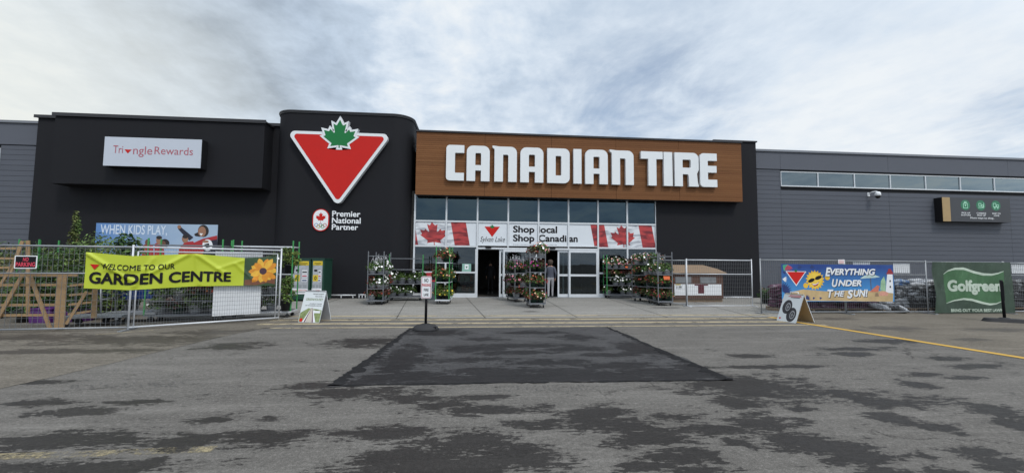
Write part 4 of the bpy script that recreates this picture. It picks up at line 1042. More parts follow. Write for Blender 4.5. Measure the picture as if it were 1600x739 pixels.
frond(1222, 414, 11, .7, m_tl); frond(1230, 413.5, 11, 1.5, m_pk); frond(1248, 413.5, 7, 1.4, m_pb, 5); frond(1268, 413.5, 7, 1.6, m_pb, 5); frond(1221.5, 436, 8, .2, m_bwhite, 5); frond(1222, 455, 15, -.4, m_pb, 8); frond(1224, 462, 12, -.1, m_tl, 4); frond(1223, 466, 13, -.2, m_pb, 6); frond(1258, 467, 8, -.4, m_pb, 6); frond(1270, 468, 5, -1, m_pb, 4); frond(1281, 468, 5, -1, m_pb, 4); frond(1222, 425, 6, .2, m_pb, 5)
SH([(1243.3,447),(1259.6,424),(1226.5,423.5)], m_bwhite, .003); SH([(1243.3,444.8),(1257.8,424.8),(1228.5,424.4)], m_red, .004)
b.shape([maple(*uv(1243, 423.2), .125, .1)], flat, m_green, .006)
sc_ = uv(1273, 437.5); rs = uv(1284.5, 437.5)[0]-sc_[0]
star = [(sc_[0]+rs*(1.28 if i % 2 else 1.0)*math.cos(math.pi*i/18), sc_[1]+rs*(1.28 if i % 2 else 1.0)*math.sin(math.pi*i/18)) for i in range(36)]
b.shape([star], flat, m_sun, .003); b.shape([circle(*sc_, rs*.9, 24)], flat, mat('printed_sun_face', (.80, .54, .06), .5, .1, 5), .0038)
for x, y in ((1292, 433.5), (1258.5, 446)): b.shape([circle(*uv(x, y), rs*.34, 10)], flat, m_sun, .0035)
for x, y in ((1267.5, 438), (1278, 433.8)): SH([(x+5.2*math.cos(t*.524)-.0, y-.35*5.2*math.cos(t*.524)*.9+3.1*math.sin(t*.524)) for t in range(12)][::-1], m_ink, .005)
SH([(1267,443),(1274,443.5),(1279.5,439.5),(1277,446),(1272,447.5)], mat('printed_mouth', (.35, .03, .03), .5), .005)
SH([(1268.5,443.2),(1274,443.6),(1278.5,440.6),(1278,442.5),(1273.5,445),(1270,445)], m_bwhite, .0055)
for wd, (xa, ya), (xb, yb_) in (('VERYTHING', (1296.2, 429.6), (1366.5, 419.8)), ('E', (1288.5, 431.5), (1297, 417.8)), ('NDER', (1308.2, 446.9), (1345, 437.3)), ('U', (1298.8, 448.3), (1307.5, 435.8)), ('HE', (1302.5, 463.2), (1318, 454.3)), ('T', (1292.3, 464.8), (1301, 452.2)), ('UN!', (1332.5, 463.6), (1355, 451.8)), ('S', (1322, 466.0), (1331.5, 452.5))):
    a_, c_ = uv(xa, ya), uv(xb, yb_)
    put_text(b, wd, (a_[0]+.022, a_[1]-.02, c_[0]+.022, c_[1]-.02), flat, m_shadowp, .006, .05, .25); put_text(b, wd, (a_[0], a_[1], c_[0], c_[1]), flat, m_bwhite, .009, .04, .25)
SH([(1343,435.5),(1350,430.5),(1362,428),(1374,432.5),(1366,434),(1355,434.5)], mat('printed_parasol', (.45, .58, .55), .5), .003); SH([(1359.4,434),(1360.4,434),(1361.3,453),(1360.3,453)], mat('printed_pole', (.1, .08, .06), .5), .003)
SH([(1358,456),(1370,445.5),(1374,447),(1372,456)], mat('printed_chair', (.55, .16, .10), .5, .3, 20), .003); SH([(1375,453),(1375.5,439),(1380,431.5),(1383,440),(1383,455)], mat('printed_surfboard', (.30, .48, .30), .5, .3, 6), .003)
SH([(1383,457),(1385,428.5),(1393.3,428.5),(1394.8,458)], m_bwhite, .0035); SH([(1383.5,428.3),(1385.5,424),(1387,420),(1390,419.8),(1393,424),(1394.8,428.3)], mat('printed_dark_red', (.28, .02, .03), .5), .004)
for x, y in ((1389.5, 439), (1389.8, 448)): SH([(x-1,y-1.5),(x+1,y-1.5),(x+1,y+1.5),(x-1,y+1.5)][::-1], m_ink, .005)
SH([(1373,462),(1375,456),(1382,455),(1387,457),(1386,462)], mat('printed_ring', (.62, .30, .22), .5, .3, 20), .004); SH([(1367,463),(1368,457.5),(1372,457.5),(1373,463)], mat('printed_bucket', (.25, .17, .1), .5), .0042)
b.gridcut(0, .0, wB, .06); b.gridcut(2, 0, hB2, .08); b.warp(bwarp); b.build('printed_sheet', bb, world=True)

# green mesh banner
gx_0, gx_1 = P(1457.5, 450, BY)[0], P(1581.5, 450, BY)[0]; gz1 = P(1460, 409, BY)[1]; gz0 = .03
gb = thing('mesh_banner', 'dark green mesh banner with a pale wave emblem covering a fence panel', 'banner', ((gx_0+gx_1)/2, BY, 0))
wG, hG = gx_1-gx_0, gz1-gz0
def gwarp(co):
    u, d, v = co; e = .04*math.exp(-u/.25); return (gx_0+u+.02*math.exp(-u/.3)*math.sin(3*v+.4)+.06*(u/wG)*(.5-v/hG)*.8, BY-.02-d-.012*math.sin(4*u+3*v)-e*abs(math.sin(6*u+2.2*v))-.006*math.sin(13*u-7*v), gz0+v)
def crinkle(name, c1, c2):
    m = bpy.data.materials.new(name); m.use_nodes = True; T = NT(m.node_tree); b = T.n['Principled BSDF']; tcn = T.new('ShaderNodeTexCoord'); o = tcn.outputs['Object']
    dn = T.new('ShaderNodeMix', data_type='VECTOR'); n = T.new('ShaderNodeTexNoise'); n.inputs['Scale'].default_value = 2.5; n.inputs['Detail'].default_value = 6; T.link(o, n.inputs['Vector'])
    dn.inputs[0].default_value = .18; T.link(o, dn.inputs[4]); T.link(n.outputs['Color'], dn.inputs[5])
    v = T.new('ShaderNodeTexVoronoi', feature='DISTANCE_TO_EDGE'); v.inputs['Scale'].default_value = 4.0; T.link(dn.outputs[1], v.inputs['Vector'])
    f = T.math('MULTIPLY', T.ramp(v.outputs['Distance'], 0, .035, 1, 0), T.ramp(T.noise(o, 3, 4), .45, .65)); big = T.noise(o, 1.6, 5, .65)
    T.link(T.mix(T.math('MULTIPLY', f, .28), T.mix(T.ramp(big, .3, .7), tuple(x*.75 for x in c1), tuple(x*1.25 for x in c1)), c2), b.inputs['Base Color']); b.inputs['Roughness'].default_value = .7; return m
m_gm = crinkle('green_mesh', (.034, .060, .040), (.16, .20, .17)); m_gl = crinkle('green_mesh_light', (.046, .125, .052), (.16, .25, .16)); m_gw = mat('mesh_pale', (.44, .52, .43), .6, .15, 6)
guv = lambda px, py: (P(px, py, BY)[0]-gx_0, P(px, py, BY)[1]-gz0)
b = MB(); b.shape([rect(0, 0, wG, hG)], flat, m_gm, 0)
topc = [(1473,428),(1480,423.5),(1490,420.8),(1505,421),(1520,426),(1535,429.8),(1548,430),(1558,427.5),(1567,423.5)]
botc = [(1477,474),(1490,469),(1505,466),(1517,467),(1532,471.5),(1545,474.3),(1556,474),(1567,470)]
b.shape([[guv(*p) for p in botc]+[guv(*p) for p in topc[::-1]]], flat, m_gl, .002)
b.shape([[guv(x, y+.6) for x, y in topc]+[guv(x, y-.2-3.0*min(1, abs(i-0)*.4, abs(8-i)*.4)) for i, (x, y) in list(enumerate(topc))[::-1]]], flat, m_gw, .004)
b.shape([[guv(x, y+3.0*min(1, i*.4, (7-i)*.4)) for i, (x, y) in enumerate(botc)]+[guv(x, y-.6) for x, y in botc[::-1]]], flat, m_gw, .004)
b.gridcut(0, 0, wG, .05); b.gridcut(2, 0, hG, .07); b.warp(gwarp); b.build('mesh_sheet', gb, world=True)
b = MB(); a_, c_ = guv(1480, 460.5), guv(1562.5, 437.5); put_text(b, 'Golfgreen', (*a_, *c_), flat, m_gw, .008, .05); a_, c_ = guv(1484, 487), guv(1565.5, 482); put_text(b, 'BRING OUT YOUR BEST LAWN', (*a_, *c_), flat, m_gw, .008, .03)
b.gridcut(0, 0, wG, .05); b.gridcut(2, 0, hG, .07); b.warp(gwarp); b.build('lettering', gb, world=True)

# white sheets and a small sign on the right fence
for px_a, px_b, py_a, py_b, lb in ((1396, 1421, 426.5, 411.5, 'white sheet on the fence between the beach banner and the green banner'), (1333, 1359, 416, 408.6, 'white sheet peeping above the top edge of the beach banner'), (1581, 1606, 427, 413, 'white sheet on the fence right of the green mesh banner')):
    x0, z0 = P(px_a, py_a, RY+.05); x1, z1 = P(px_b, py_b, RY+.05); b = MB(); b.box(0, x1-x0, 0, .004, 0, z1-z0, m_paper); o = b.build('fence_sheet', loc=(x0, RY+.045, z0)); tag(o, lb, 'sheet')
x0, z0 = P(1309.5, 412, RY-.02); x1, z1 = P(1319, 405.5, RY-.02)
t = thing('fence_notice', 'tiny white notice with red lines above the beach banner', 'notice', (x0, RY-.03, z0)); b = MB(); b.box(0, x1-x0, 0, .004, 0, z1-z0, m_white)
for k in range(3): b.box(.02, x1-x0-.02, -.002, -.0005, .02+k*.04, .035+k*.04, m_red)
b.build('plate', t)

# portable no parking sign
nx, ny = G(665, 515); t = thing('portable_sign', 'white fire lane no parking sign on a black post in a round base', 'portable sign', (nx, ny, 0))
sc1 = G(686, 514)[0]-nx
b = MB(); b.lathe([(0, 0), (sc1, 0), (sc1*1.0, .03), (sc1*.94, .06), (sc1*.72, .115), (sc1*.38, .14), (.09, .15), (0, .15)], m_rubber, seg=32); b.box(sc1*.55, sc1*.85, -sc1*.55, -sc1*.40, .03, .09, m_ink); b.build('base', t)
VN = VPlane((nx-1, ny), (nx+1, ny)); z0n = VN.at(665, 466)[1]; z1n = VN.at(665, 431.5)[1]
b = MB(); b.tube([(0, 0, .14), (0, 0, z1n-.05)], .032, m_ink, 12); b.build('post', t)
hw = (VN.at(673.3, 450)[0]-VN.at(656.8, 450)[0])/2; fN = lambda u, v, d: (u, -.036-d, z0n+v); hn = z1n-z0n
b = MB(); b.prism([rpoly([(-hw, 0, .04), (hw, 0, .04), (hw, hn, .04), (-hw, hn, .04)])], fN, 0, .006, m_white, m_galv)
b.shape([rpoly([(-hw+.012, .012, .03), (hw-.012, .012, .03), (hw-.012, hn-.012, .03), (-hw+.012, hn-.012, .03)]), rpoly([(-hw+.024, .024, .025), (hw-.024, .024, .025), (hw-.024, hn-.024, .025), (-hw+.024, hn-.024, .025)])], fN, m_redt, .008); b.build('plate', t)
b = MB()
for wd, fx, v0, v1, m in (('NO', .38, .735, .90, m_ink), ('PARKING', .80, .54, .67, m_red), ('FIRE', .45, .325, .45, m_ink), ('LANE', .45, .115, .24, m_ink)): put_text(b, wd, (-hw*fx, hn*v0, hw*fx, hn*v1), fN, m, .009, .02)
b.build('lettering', t)

# black stanchion on the right
qx, qy = G(1570, 503); t = thing('stanchion', 'black post with an edge-on panel in a long rubber base by the green banner', 'stanchion', (qx, qy, 0), R(-32))
b = MB(); b.prism([rpoly([(-.48, -.20, .16), (.48, -.20, .16), (.48, .20, .16), (-.48, .20, .16)])], lambda u, v, d: (u*(1-d*1.2), v*(1-d*2), d), 0, .10, m_rubber, m_rubber); b.lathe([(.14, .10), (.10, .13), (0, .135)], m_rubber); b.build('base', t)
VQ = VPlane((qx-1, qy), (qx+1, qy)); zq = VQ.at(1567, 437.5)[1]
b = MB(); b.tube([(0, 0, .13), (-.02, 0, zq)], .035, m_ink, 10); b.build('post', t)
b = MB(); b.bar((.035, .06, zq*.52), (.03, .06, zq-.04), .045, .24, m_ink, up=(.394, .919, 0)); b.build('panel', t)

# A-frame signs
def a_frame(label, px, py, rz, W_, H_, spread, inner_m):
    x, y = G(px, py); t = thing('sandwich_board', label, 'sandwich board', (x, y, 0), rz)
    s2 = spread; zz = math.sqrt(H_*H_-s2*s2)
    ff = lambda u, v, d: (u, v/H_*s2 - d*zz/H_, v/H_*zz + d*s2/H_*-1+.0)
    fb = lambda u, v, d: (u, 2*s2-v/H_*s2+d*zz/H_, v/H_*zz)
    b = MB(); o = [rpoly([(-W_/2, 0, .02), (W_/2, 0, .02), (W_/2, H_, .04), (-W_/2, H_, .04)])]; b.prism(o, ff, -.022, .0, m_sheet, m_sheet); b.prism([l[::-1] for l in o], ff, 0, -.023, inner_m, inner_m); b.build('front_board', t)
    b = MB(); b.prism([[(-u, v) for u, v in o[0]][::-1]], fb, -.02, .0, m_sheet, m_sheet); b.shape([o[0]], lambda u, v, d: fb(u, v, -.021), inner_m, 0); b.build('back_board', t)
    b = MB(); b.tube([(-W_*.2, s2, zz-.01), (-W_*.2, s2, zz+.05), (W_*.2, s2, zz+.05), (W_*.2, s2, zz-.01)], .012, m_white); b.build('handle', t)
    return t, ff
m_sheet = mat('white_board', (.62, .66, .68), .45, .06, 2)
t, ff = a_frame('white sandwich board with a greenhouse picture standing left of the entrance', 482, 503.5, R(-16), .64, .86, .26, mat('grey_board_back', (.36, .37, .39), .6, .06))
b = MB(); W2 = .32
for wd, u0, u1, v0, v1, m in (('THE NEW & KNOW', -.06, .27, .755, .785, m_ink), ('WE HAVE A', .02, .27, .69, .72, m_ink), ('GREENHOUSE!!', -.24, .27, .59, .655, mat('olive_print', (.14, .20, .06), .5)), ('LOCATED AT THE END', -.10, .27, .49, .515, m_ink), ('OF THE GARDEN CENTRE', -.22, .27, .44, .465, m_ink)): put_text(b, wd, (u0, v0, u1, v1), ff, m, .003, .01)
b.build('lettering', t); b = MB(); m_gh = mat('printed_greenery', (.20, .25, .10), .6, .6, 14)
b.shape([[(-.31, .01), (.31, .01), (.31, .33), (.15, .36), (-.1, .38), (-.31, .25)]], ff, m_gh, .0015); m_pth = mat('printed_path', (.52, .47, .40), .6, .1); m_rail_ = mat('printed_rail', (.13, .04, .06), .6, .1)
b.shape([[(-.20, .01), (.20, .01), (.03, .40), (-.01, .40)]], ff, m_bwhite, .0025)
for a, c in (((-.15, -.11), (-.01, .0)), ((.09, .13), (.02, .03))): b.shape([[(a[0], .01), (a[1], .01), (c[1], .39), (c[0], .39)]], ff, m_rail_, .0045)
b.shape([[(-.10, .01), (.08, .01), (.02, .39), (.0, .39)]], ff, m_pth, .0038); b.shape([[(.05, .29), (.11, .34), (.11, .315), (.28, .315), (.28, .255), (.11, .255), (.11, .23)]], ff, m_bwhite, .005); b.shape([circle(-.24, .06, .05, 12)], ff, m_red, .004); b.build('picture', t)
t, ff = a_frame('white sandwich board showing two black tires beside the yellow line', 1228, 502.5, R(-82), .64, .86, .33, mat('bare_plywood', (.42, .31, .17), .7, .15, 5))
b = MB(); m_ty = mat('printed_tire', (.03, .03, .035), .6, .3, 30); m_rim = mat('printed_rim', (.32, .33, .35), .5, .2, 20)
for cx_, cz_ in ((-.10, .45), (.10, .23)):
    b.shape([circle(cx_, cz_, .155, 24, .215)], ff, m_ty, .003); b.shape([circle(cx_+.03, cz_, .08, 18, .125)], ff, m_rim, .005); b.shape([circle(cx_+.03, cz_, .06, 18, .095)], ff, m_ty, .007)
    for k in range(5): a = k*1.2566; b.shape([[(cx_+.03+.012*math.sin(a), cz_-.012*math.cos(a)), (cx_+.03+.062*math.cos(a), cz_+.1*math.sin(a)), (cx_+.03-.012*math.sin(a), cz_+.012*math.cos(a))]], ff, m_rim, .009)
b.shape([[(-.23, .05), (-.19, .11), (-.27, .11)]], ff, m_red, .003); b.build('tire_picture', t)
b = MB(); b.box(0, 0, 0, 0, 0, 0, m_red) if False else None
for v, u0, u1, m in ((.80, -.12, .24, m_red), (.765, -.16, .26, m_red), (.735, -.08, .22, m_ink)): b.shape([rect(u0, v, u1, v+.018)], ff, m, .003)
b.build('text_lines', t)

# propane cabinets against the tower
m_cabg = mat('dark_green_cabinet', (.014, .060, .040), .5, .1, 4); m_ylw = mat('yellow_print', (.62, .46, .03), .5, .06); m_steel = mat('printed_steel', (.36, .38, .41), .5, .25, 6)
for i, (pa, pb, lb) in enumerate(((454.5, 484, 'dark green gas bottle cabinet with yellow-topped poster, nearer the fence'), (486, 505.5, 'dark green gas bottle cabinet with yellow-topped poster, right one'))):
    Yc = 17.75; x0 = P(pa, 440, Yc)[0]; x1 = P(pb, 440, Yc)[0]; zc = P(pa, 404, Yc)[1]
    t = thing('gas_cabinet', lb, 'gas cabinet', ((x0+x1)/2, Yc, 0)); w = (x1-x0)/2
    b = MB(); b.box(-w, w, .012, 1.0, .08, zc-.02, m_cabg); b.box(-w-.015, w+.02, -.02, 1.02, zc-.018, zc+.02, m_cabg); b.box(-w+.05, w-.05, .1, .9, .005, .079, m_ink); b.build('cabinet', t)
    b = MB(); b.box(-w+.03, w-.03, -.004, .011, .16, zc-.05, m_cabg); b.build('door', t)
    fc = lambda u, v, d: (u, -.006-d, v); b = MB(); l, r_ = -w+.06, w-.06; hh_ = zc-.1
    b.shape([rect(l, .3, r_, hh_-.18)], fc, m_steel, .002); b.shape([rect(l, hh_-.17, r_, hh_)], fc, m_ylw, .002); b.shape([rect(l, .3, r_, .52)], fc, m_bwhite, .0035)
    b.shape([rect(l+.05, hh_-.11, r_-.05, hh_-.08)], fc, m_ink, .0035); b.shape([rect(l+.12, hh_-.15, r_-.12, hh_-.135)], fc, m_ink, .0035)
    cx_ = l+(r_-l)*.30; b.shape([rpoly([(cx_-.11, .75, .08), (cx_+.11, .75, .08), (cx_+.11, 1.2, .09), (cx_-.11, 1.2, .09)])], fc, mat('printed_bottle', (.40, .42, .44), .4, .1), .0035); b.shape([rect(cx_-.10, .82, cx_+.10, 1.08)], fc, m_ylw, .005); b.shape([circle(cx_, .95, .045, 14, .08), circle(cx_, .95, .02, 14, .05)], fc, m_ink, .0065); b.shape([rect(cx_-.06, 1.22, cx_+.06, 1.30)], fc, m_ink, .0038)
    for k, z in enumerate((.80, .98, 1.14)): b.shape([rect(l+(r_-l)*.58, z, r_-.04, z+.13)], fc, m_bwhite, .0045); b.shape([rect(l+(r_-l)*.61, z+.03, r_-.06, z+.08)], fc, (m_pb, m_pk, m_ink)[k], .006)
    for k in range(3): b.shape([rect(l+.02+k*(r_-l)*.32, .55, l+(k+.85)*(r_-l)*.32, .68)], fc, mat('printed_grey', (.26, .28, .30), .5, .3, 9), .0045)
    b.shape([circle(l+.06, .41, .05, 16), circle(l+.06, .41, .035, 16)], fc, m_red, .006); b.shape([rect(l+.13, .44, r_-.04, .46)], fc, m_red, .006); b.shape([rect(l+.13, .38, r_-.08, .40)], fc, m_ink, .006); b.build('poster', t)

# low guard rails by the walls
def guard(px0_, px1_, Y, py, label, orange):
    x0, z = P(px0_, py, Y); x1, _ = P(px1_, py, Y); t = thing('guard_rail', label, 'guard rail', ((x0+x1)/2, Y, 0), 0, 'low guard rails'); w = (x1-x0)/2
    b = MB(); b.tube([(-w, 0, z), (w, 0, z)], .03, m_galvb); b.build('rail', t); b = MB()
    for k in range(3): b.tube([(-w*.8+k*w*.8, 0, 0), (-w*.8+k*w*.8, 0, z-.03)], .022, m_galvb, 6)
    b.build('support', t)
guard(510, 556, 18.95, 461, 'low white pipe rail along the tower base, left piece', True); guard(560, 572, 18.95, 460.5, 'low white pipe rail along the tower base, short right piece', True); guard(1130, 1176, 19.2, 464, 'low white pipe rail along the wall behind the sidewalk fence', False)

# litter bin
lx, ly = G(674.5, 467.5); t = thing('litter_bin', 'grey litter bin with red hood in front of the left storefront glass', 'litter bin', (lx, ly, 0)); m_bin = mat('grey_plastic', (.10, .12, .14), .55, .08); m_binr = mat('red_plastic', (.48, .03, .045), .45, .05)
b = MB(); b.prism([rpoly([(-.26, -.26, .05), (.26, -.26, .05), (.26, .26, .05), (-.26, .26, .05)])], lambda u, v, d: (u*(.9+.1*d), v*(.9+.1*d), d), 0, .78, m_bin, m_bin); b.build('body', t)
b = MB(); b.prism([rpoly([(-.27, -.27, .06), (.27, -.27, .06), (.27, .27, .06), (-.27, .27, .06)])], lambda u, v, d: (u*(1-.25*max(0, d-1.0)), v*(1-.25*max(0, d-1.0)), d), .785, 1.17, m_binr, m_binr); b.box(-.15, .15, -.275, -.268, .86, 1.02, m_ink); b.build('hood', t)

# display racks seen through the glass
m_or = mat('orange_goods', (.45, .10, .03), .6, .2, 4); m_rd = mat('red_goods', (.30, .03, .03), .6, .2, 4); m_bl = mat('green_goods', (.05, .16, .10), .6, .2, 4)
for x_, y_, lb, ms_ in ((-1.9, 21.2, 'rack of orange and red goods inside, behind the left storefront glass', (m_or, m_rd)), (8.0, 21.2, 'rack of red and green goods inside, behind the right storefront glass', (m_rd, m_bl)), (-.6, 22.0, 'rack of mixed goods inside, between the orange rack and the open door', (m_bl, m_or)), (7.0, 22.2, 'rack of mixed goods inside, right of the sliding doors', (m_or, m_bl))):
    t = thing('display_rack', lb, 'display rack', (x_, y_, .013)); b = MB()
    for sx_ in (-.6, .6): b.box(sx_-.02, sx_+.02, -.2, .2, 0, 1.7, m_galv)
    for z in (.15, .65, 1.15, 1.65): b.box(-.6, .6, -.2, .2, z-.015, z, m_galv)
    b.build('frame', t); b = MB(); rnd = random.Random(int(x_*10))
    for z in (.155, .655, 1.155):
        x = -.55
        while x < .45: w = rnd.uniform(.12, .3); b.box(x, x+w-.02, -.17, .17, z, z+rnd.uniform(.2, .42), rnd.choice(ms_)); x += w
    b.build('goods', t)

# brown bulk bin on the sidewalk
KY = 17.35
kx0 = P(1052, 440, KY)[0]; kx1 = P(1130, 440, KY)[0]; kz = P(1090, 427, KY)[1]; t = thing('bulk_bin', 'brown plywood bulk bin with tan lid boards and white front panel', 'bulk bin', ((kx0+kx1)/2, KY, 0)); w = (kx1-kx0)/2; KD = 1.3
b = MB(); b.box(-w, w, .02, KD, .16, kz, m_brownply); b.box(-w, w, 0, .019, .16, .30, m_brownply); b.build('body', t)
b = MB(); 
for k in range(3): b.box(-w, w, .08+k*.5, .2+k*.5, .009, .158, m_tanboard)
b.box(-w, w, -.02, KD, .10, .157, m_tanboard) if False else None
b.build('skid', t)
kz2 = P(1090, 415, KY+1.0)[1]
b = MB()
for k in range(2):
    y0, y1 = -.10+k*.56, -.10+(k+1)*.56-.015; z0_, z1_ = kz+.03+(kz2-kz)*k/2, kz+.03+(kz2-kz)*(k+1)/2; xs_ = .06-.10*k
    for dz in (0,):
        vs_ = [(-w-xs_+.02, y0, z0_), (w+xs_+.06, y0, z0_), (w-.30+xs_, y1, z1_) if k else (w+.02, y1, z1_), (-w+.25, y1, z1_) if k else (-w, y1, z1_)]
        b.face(vs_, m_tanboard); b.face([(x, y, z-.03) for x, y, z in vs_][::-1], m_tanboard)
        for i in range(4): a, c = vs_[i], vs_[(i+1) % 4]; b.face([(a[0], a[1], a[2]-.03), (c[0], c[1], c[2]-.03), c, a], m_tanboard)
b.build('lid_board', t)
b = MB(); m_bagp = crinkle('clear_plastic', (.20, .21, .22), (.45, .47, .50))
for u0, u1 in ((-w+.1, -w*.28), (w*.08, w*.72)): b = MB(); b.box(u0, u1, -.003, .0195, kz-.42, kz-.16, m_bagp); b.build('opening', t)
fk = lambda u, v, d: (u, -.012-d, v); b = MB(); b.box(-w+.04, w-.10, -.012, -.001, .30, .78, m_white); m_mar = mat('maroon', (.10, .012, .022), .5, .1)
b.shape([rect(-w*.16, .72-.0, w*.38, .775)], fk, m_mar, .002); b.shape([rect(-w*.02, .38, w*.22, .719)], fk, m_mar, .002); b.shape([rect(-w+.1, .74, -w+.32, .775)], fk, m_ylw, .002); put_text(b, '11.99', (-w+.13, .58, -w+.36, .70), fk, m_ink, .003, .02); b.build('front_panel', t)

# ------------------------------------------------------------------ flower carts
def cart(label, x, y, rz, L, W_, H, post_m, shelves, deck_m=m_cart, bare=False, top=True):
    t = thing('flower_cart', label, 'flower cart', (x, y, .008), rz)
    b = MB(); b.box(-L/2, L/2, -W_/2, W_/2, .14, .185, deck_m); b.box(-L/2+.04, L/2-.04, -W_/2+.04, W_/2-.04, .186, .19, m_greysid); b.build('deck', t)
    for sx_ in (-1, 1):
        for sy_ in (-1, 1):
            b = MB(); b.box(sx_*(L/2-.02)-.015, sx_*(L/2-.02)+.015, sy_*(W_/2-.02)-.015, sy_*(W_/2-.02)+.015, .186, H, post_m); b.build('post', t)
            b = MB(); cx_, cy_ = sx_*(L/2-.12), sy_*(W_/2-.07); b.tube([(cx_, cy_-.016, .05), (cx_, cy_+.016, .05)], .05, m_rubber, 12); b.box(cx_-.02, cx_+.02, cy_-.025, cy_+.025, .102, .139, m_galv); b.build('caster', t)
    for z in shelves:
        b = MB(); b.box(-L/2+.04, L/2-.04, -W_/2+.001, -W_/2+.02, z-.028, z, deck_m); b.box(-L/2+.04, L/2-.04, W_/2-.02, W_/2-.001, z-.028, z, deck_m); b.box(-L/2+.002, -L/2+.036, -W_/2+.04, W_/2-.04, z-.028, z, deck_m); b.box(L/2-.036, L/2-.002, -W_/2+.04, W_/2-.04, z-.028, z, deck_m)
        b.box(-L/2+.041, L/2-.041, -W_/2+.021, W_/2-.021, z-.024, z-.008, m_greysid); b.build('shelf', t)
    if top:
        b = MB(); b.box(-L/2+.04, L/2-.04, -W_/2+.005, -W_/2+.03, H-.19, H-.165, deck_m); b.box(-L/2+.04, L/2-.04, W_/2-.03, W_/2-.005, H-.19, H-.165, deck_m); b.box(-L/2+.005, -L/2+.034, -W_/2+.04, W_/2-.04, H-.19, H-.165, deck_m); b.box(L/2-.034, L/2-.005, -W_/2+.04, W_/2-.04, H-.19, H-.165, deck_m); b.build('top_rail', t)
    return t
lf1 = leaf_mat('leaf_mid', (.078, .132, .032)); lf2 = leaf_mat('leaf_dark', (.038, .080, .022)); lf3 = leaf_mat('leaf_bronze', (.085, .034, .024)); lf4 = leaf_mat('leaf_yellow_green', (.105, .140, .030))
fl = {k: leaf_mat('petal_'+k, c, .18, .6) for k, c in dict(white=(.82, .82, .80), pink=(.62, .24, .28), red=(.30, .022, .022), magenta=(.40, .03, .20), purple=(.17, .03, .22), orange=(.48, .15, .07), peach=(.70, .42, .30), yellow=(.62, .46, .05)).items()}
m_potw = mat('white_pot', (.52, .54, .56), .5, .06); m_potb = mat('black_pot', (.018, .018, .02), .5, .1); m_potg = mat('green_pot', (.02, .05, .035), .5, .1); m_wirew = mat('white_hanger', (.55, .56, .58), .5, .05)
POT = {'white': ([lf2, lf1], ['white'], m_potw), 'pinkwhite': ([lf1, lf2], ['pink', 'white', 'peach'], m_potw), 'red': ([lf3, lf2], ['red', 'red', 'orange'], m_potw), 'magenta': ([lf2, lf1], ['magenta', 'purple', 'pink'], m_potb), 'orange': ([lf1, lf3], ['orange', 'peach', 'red'], m_potg), 'bronze': ([lf3, lf2], ['red', 'pink'], m_potg), 'green': ([lf1, lf2], ['white'], m_potw), 'yellow': ([lf4, lf1], ['yellow', 'peach'], m_potb), 'mixed': ([lf1, lf3], ['peach', 'white', 'orange'], m_potg)}
NB = {'white': 22, 'pinkwhite': 24, 'red': 18, 'magenta': 34, 'orange': 24, 'bronze': 8, 'green': 4, 'yellow': 16, 'mixed': 20}
WORD = {'white': 'white-flowered', 'pinkwhite': 'pink and white flowered', 'red': 'red-flowered', 'magenta': 'magenta-flowered', 'orange': 'orange-flowered', 'bronze': 'dark bronze-leaved', 'green': 'leafy green', 'yellow': 'yellow-flowered', 'mixed': 'peach-flowered'}
_pots = {}
def pot(kind, loc, rz, label, hang=False, s=1.0):
    key = (kind, hang)
    if key in _pots: return dup(_pots[key], loc, rz, label, scale=s)
    lv, bl, pm = POT[kind]; rnd = random.Random(hash(kind) % 1000 if False else sum(map(ord, kind)))
    t = thing('flower_pot', label, 'potted flowers', loc, rz, 'potted flowers on the carts'); t.scale = (s*1.0,)*3
    b = MB(); b.lathe([(0, 0), (.095, 0), (.14, .155), (.148, .155), (.148, .18), (.13, .18), (.12, .16), (0, .15)], pm, seg=14); b.build('pot', t)
    b = MB(); b.leaves((0, 0, .28), (.245, .245, .17), 200, .085, lv[0], rnd, .25, .07); b.leaves((0, 0, .25), (.23, .23, .16), 130, .085, lv[1], rnd, .1, .07); b.build('foliage', t)
    b = MB(); b.blooms((0, 0, .28), (.245, .245, .17), int(NB[kind]*(1.25 if 'white' in kind else .8)), .080 if 'white' in kind else .066, [fl[k] for k in bl], rnd, -.30, .07); b.build('blossoms', t)
    if hang:
        b = MB(); 
        for k in range(3): a = k*2.094+.3; b.tube([(.13*math.cos(a), .13*math.sin(a), .18), (.06*math.cos(a), .06*math.sin(a), .45), (0, 0, .56)], .006, m_wirew, 5)
        b.tube([(0, 0, .56), (.02, 0, .60), (0, 0, .63), (-.02, 0, .61)], .006, m_wirew, 5); b.build('hanger', t)
    _pots[key] = remember(t); return t
ORD = ['bottom', 'second', 'third', 'top']
rp = random.Random(21)
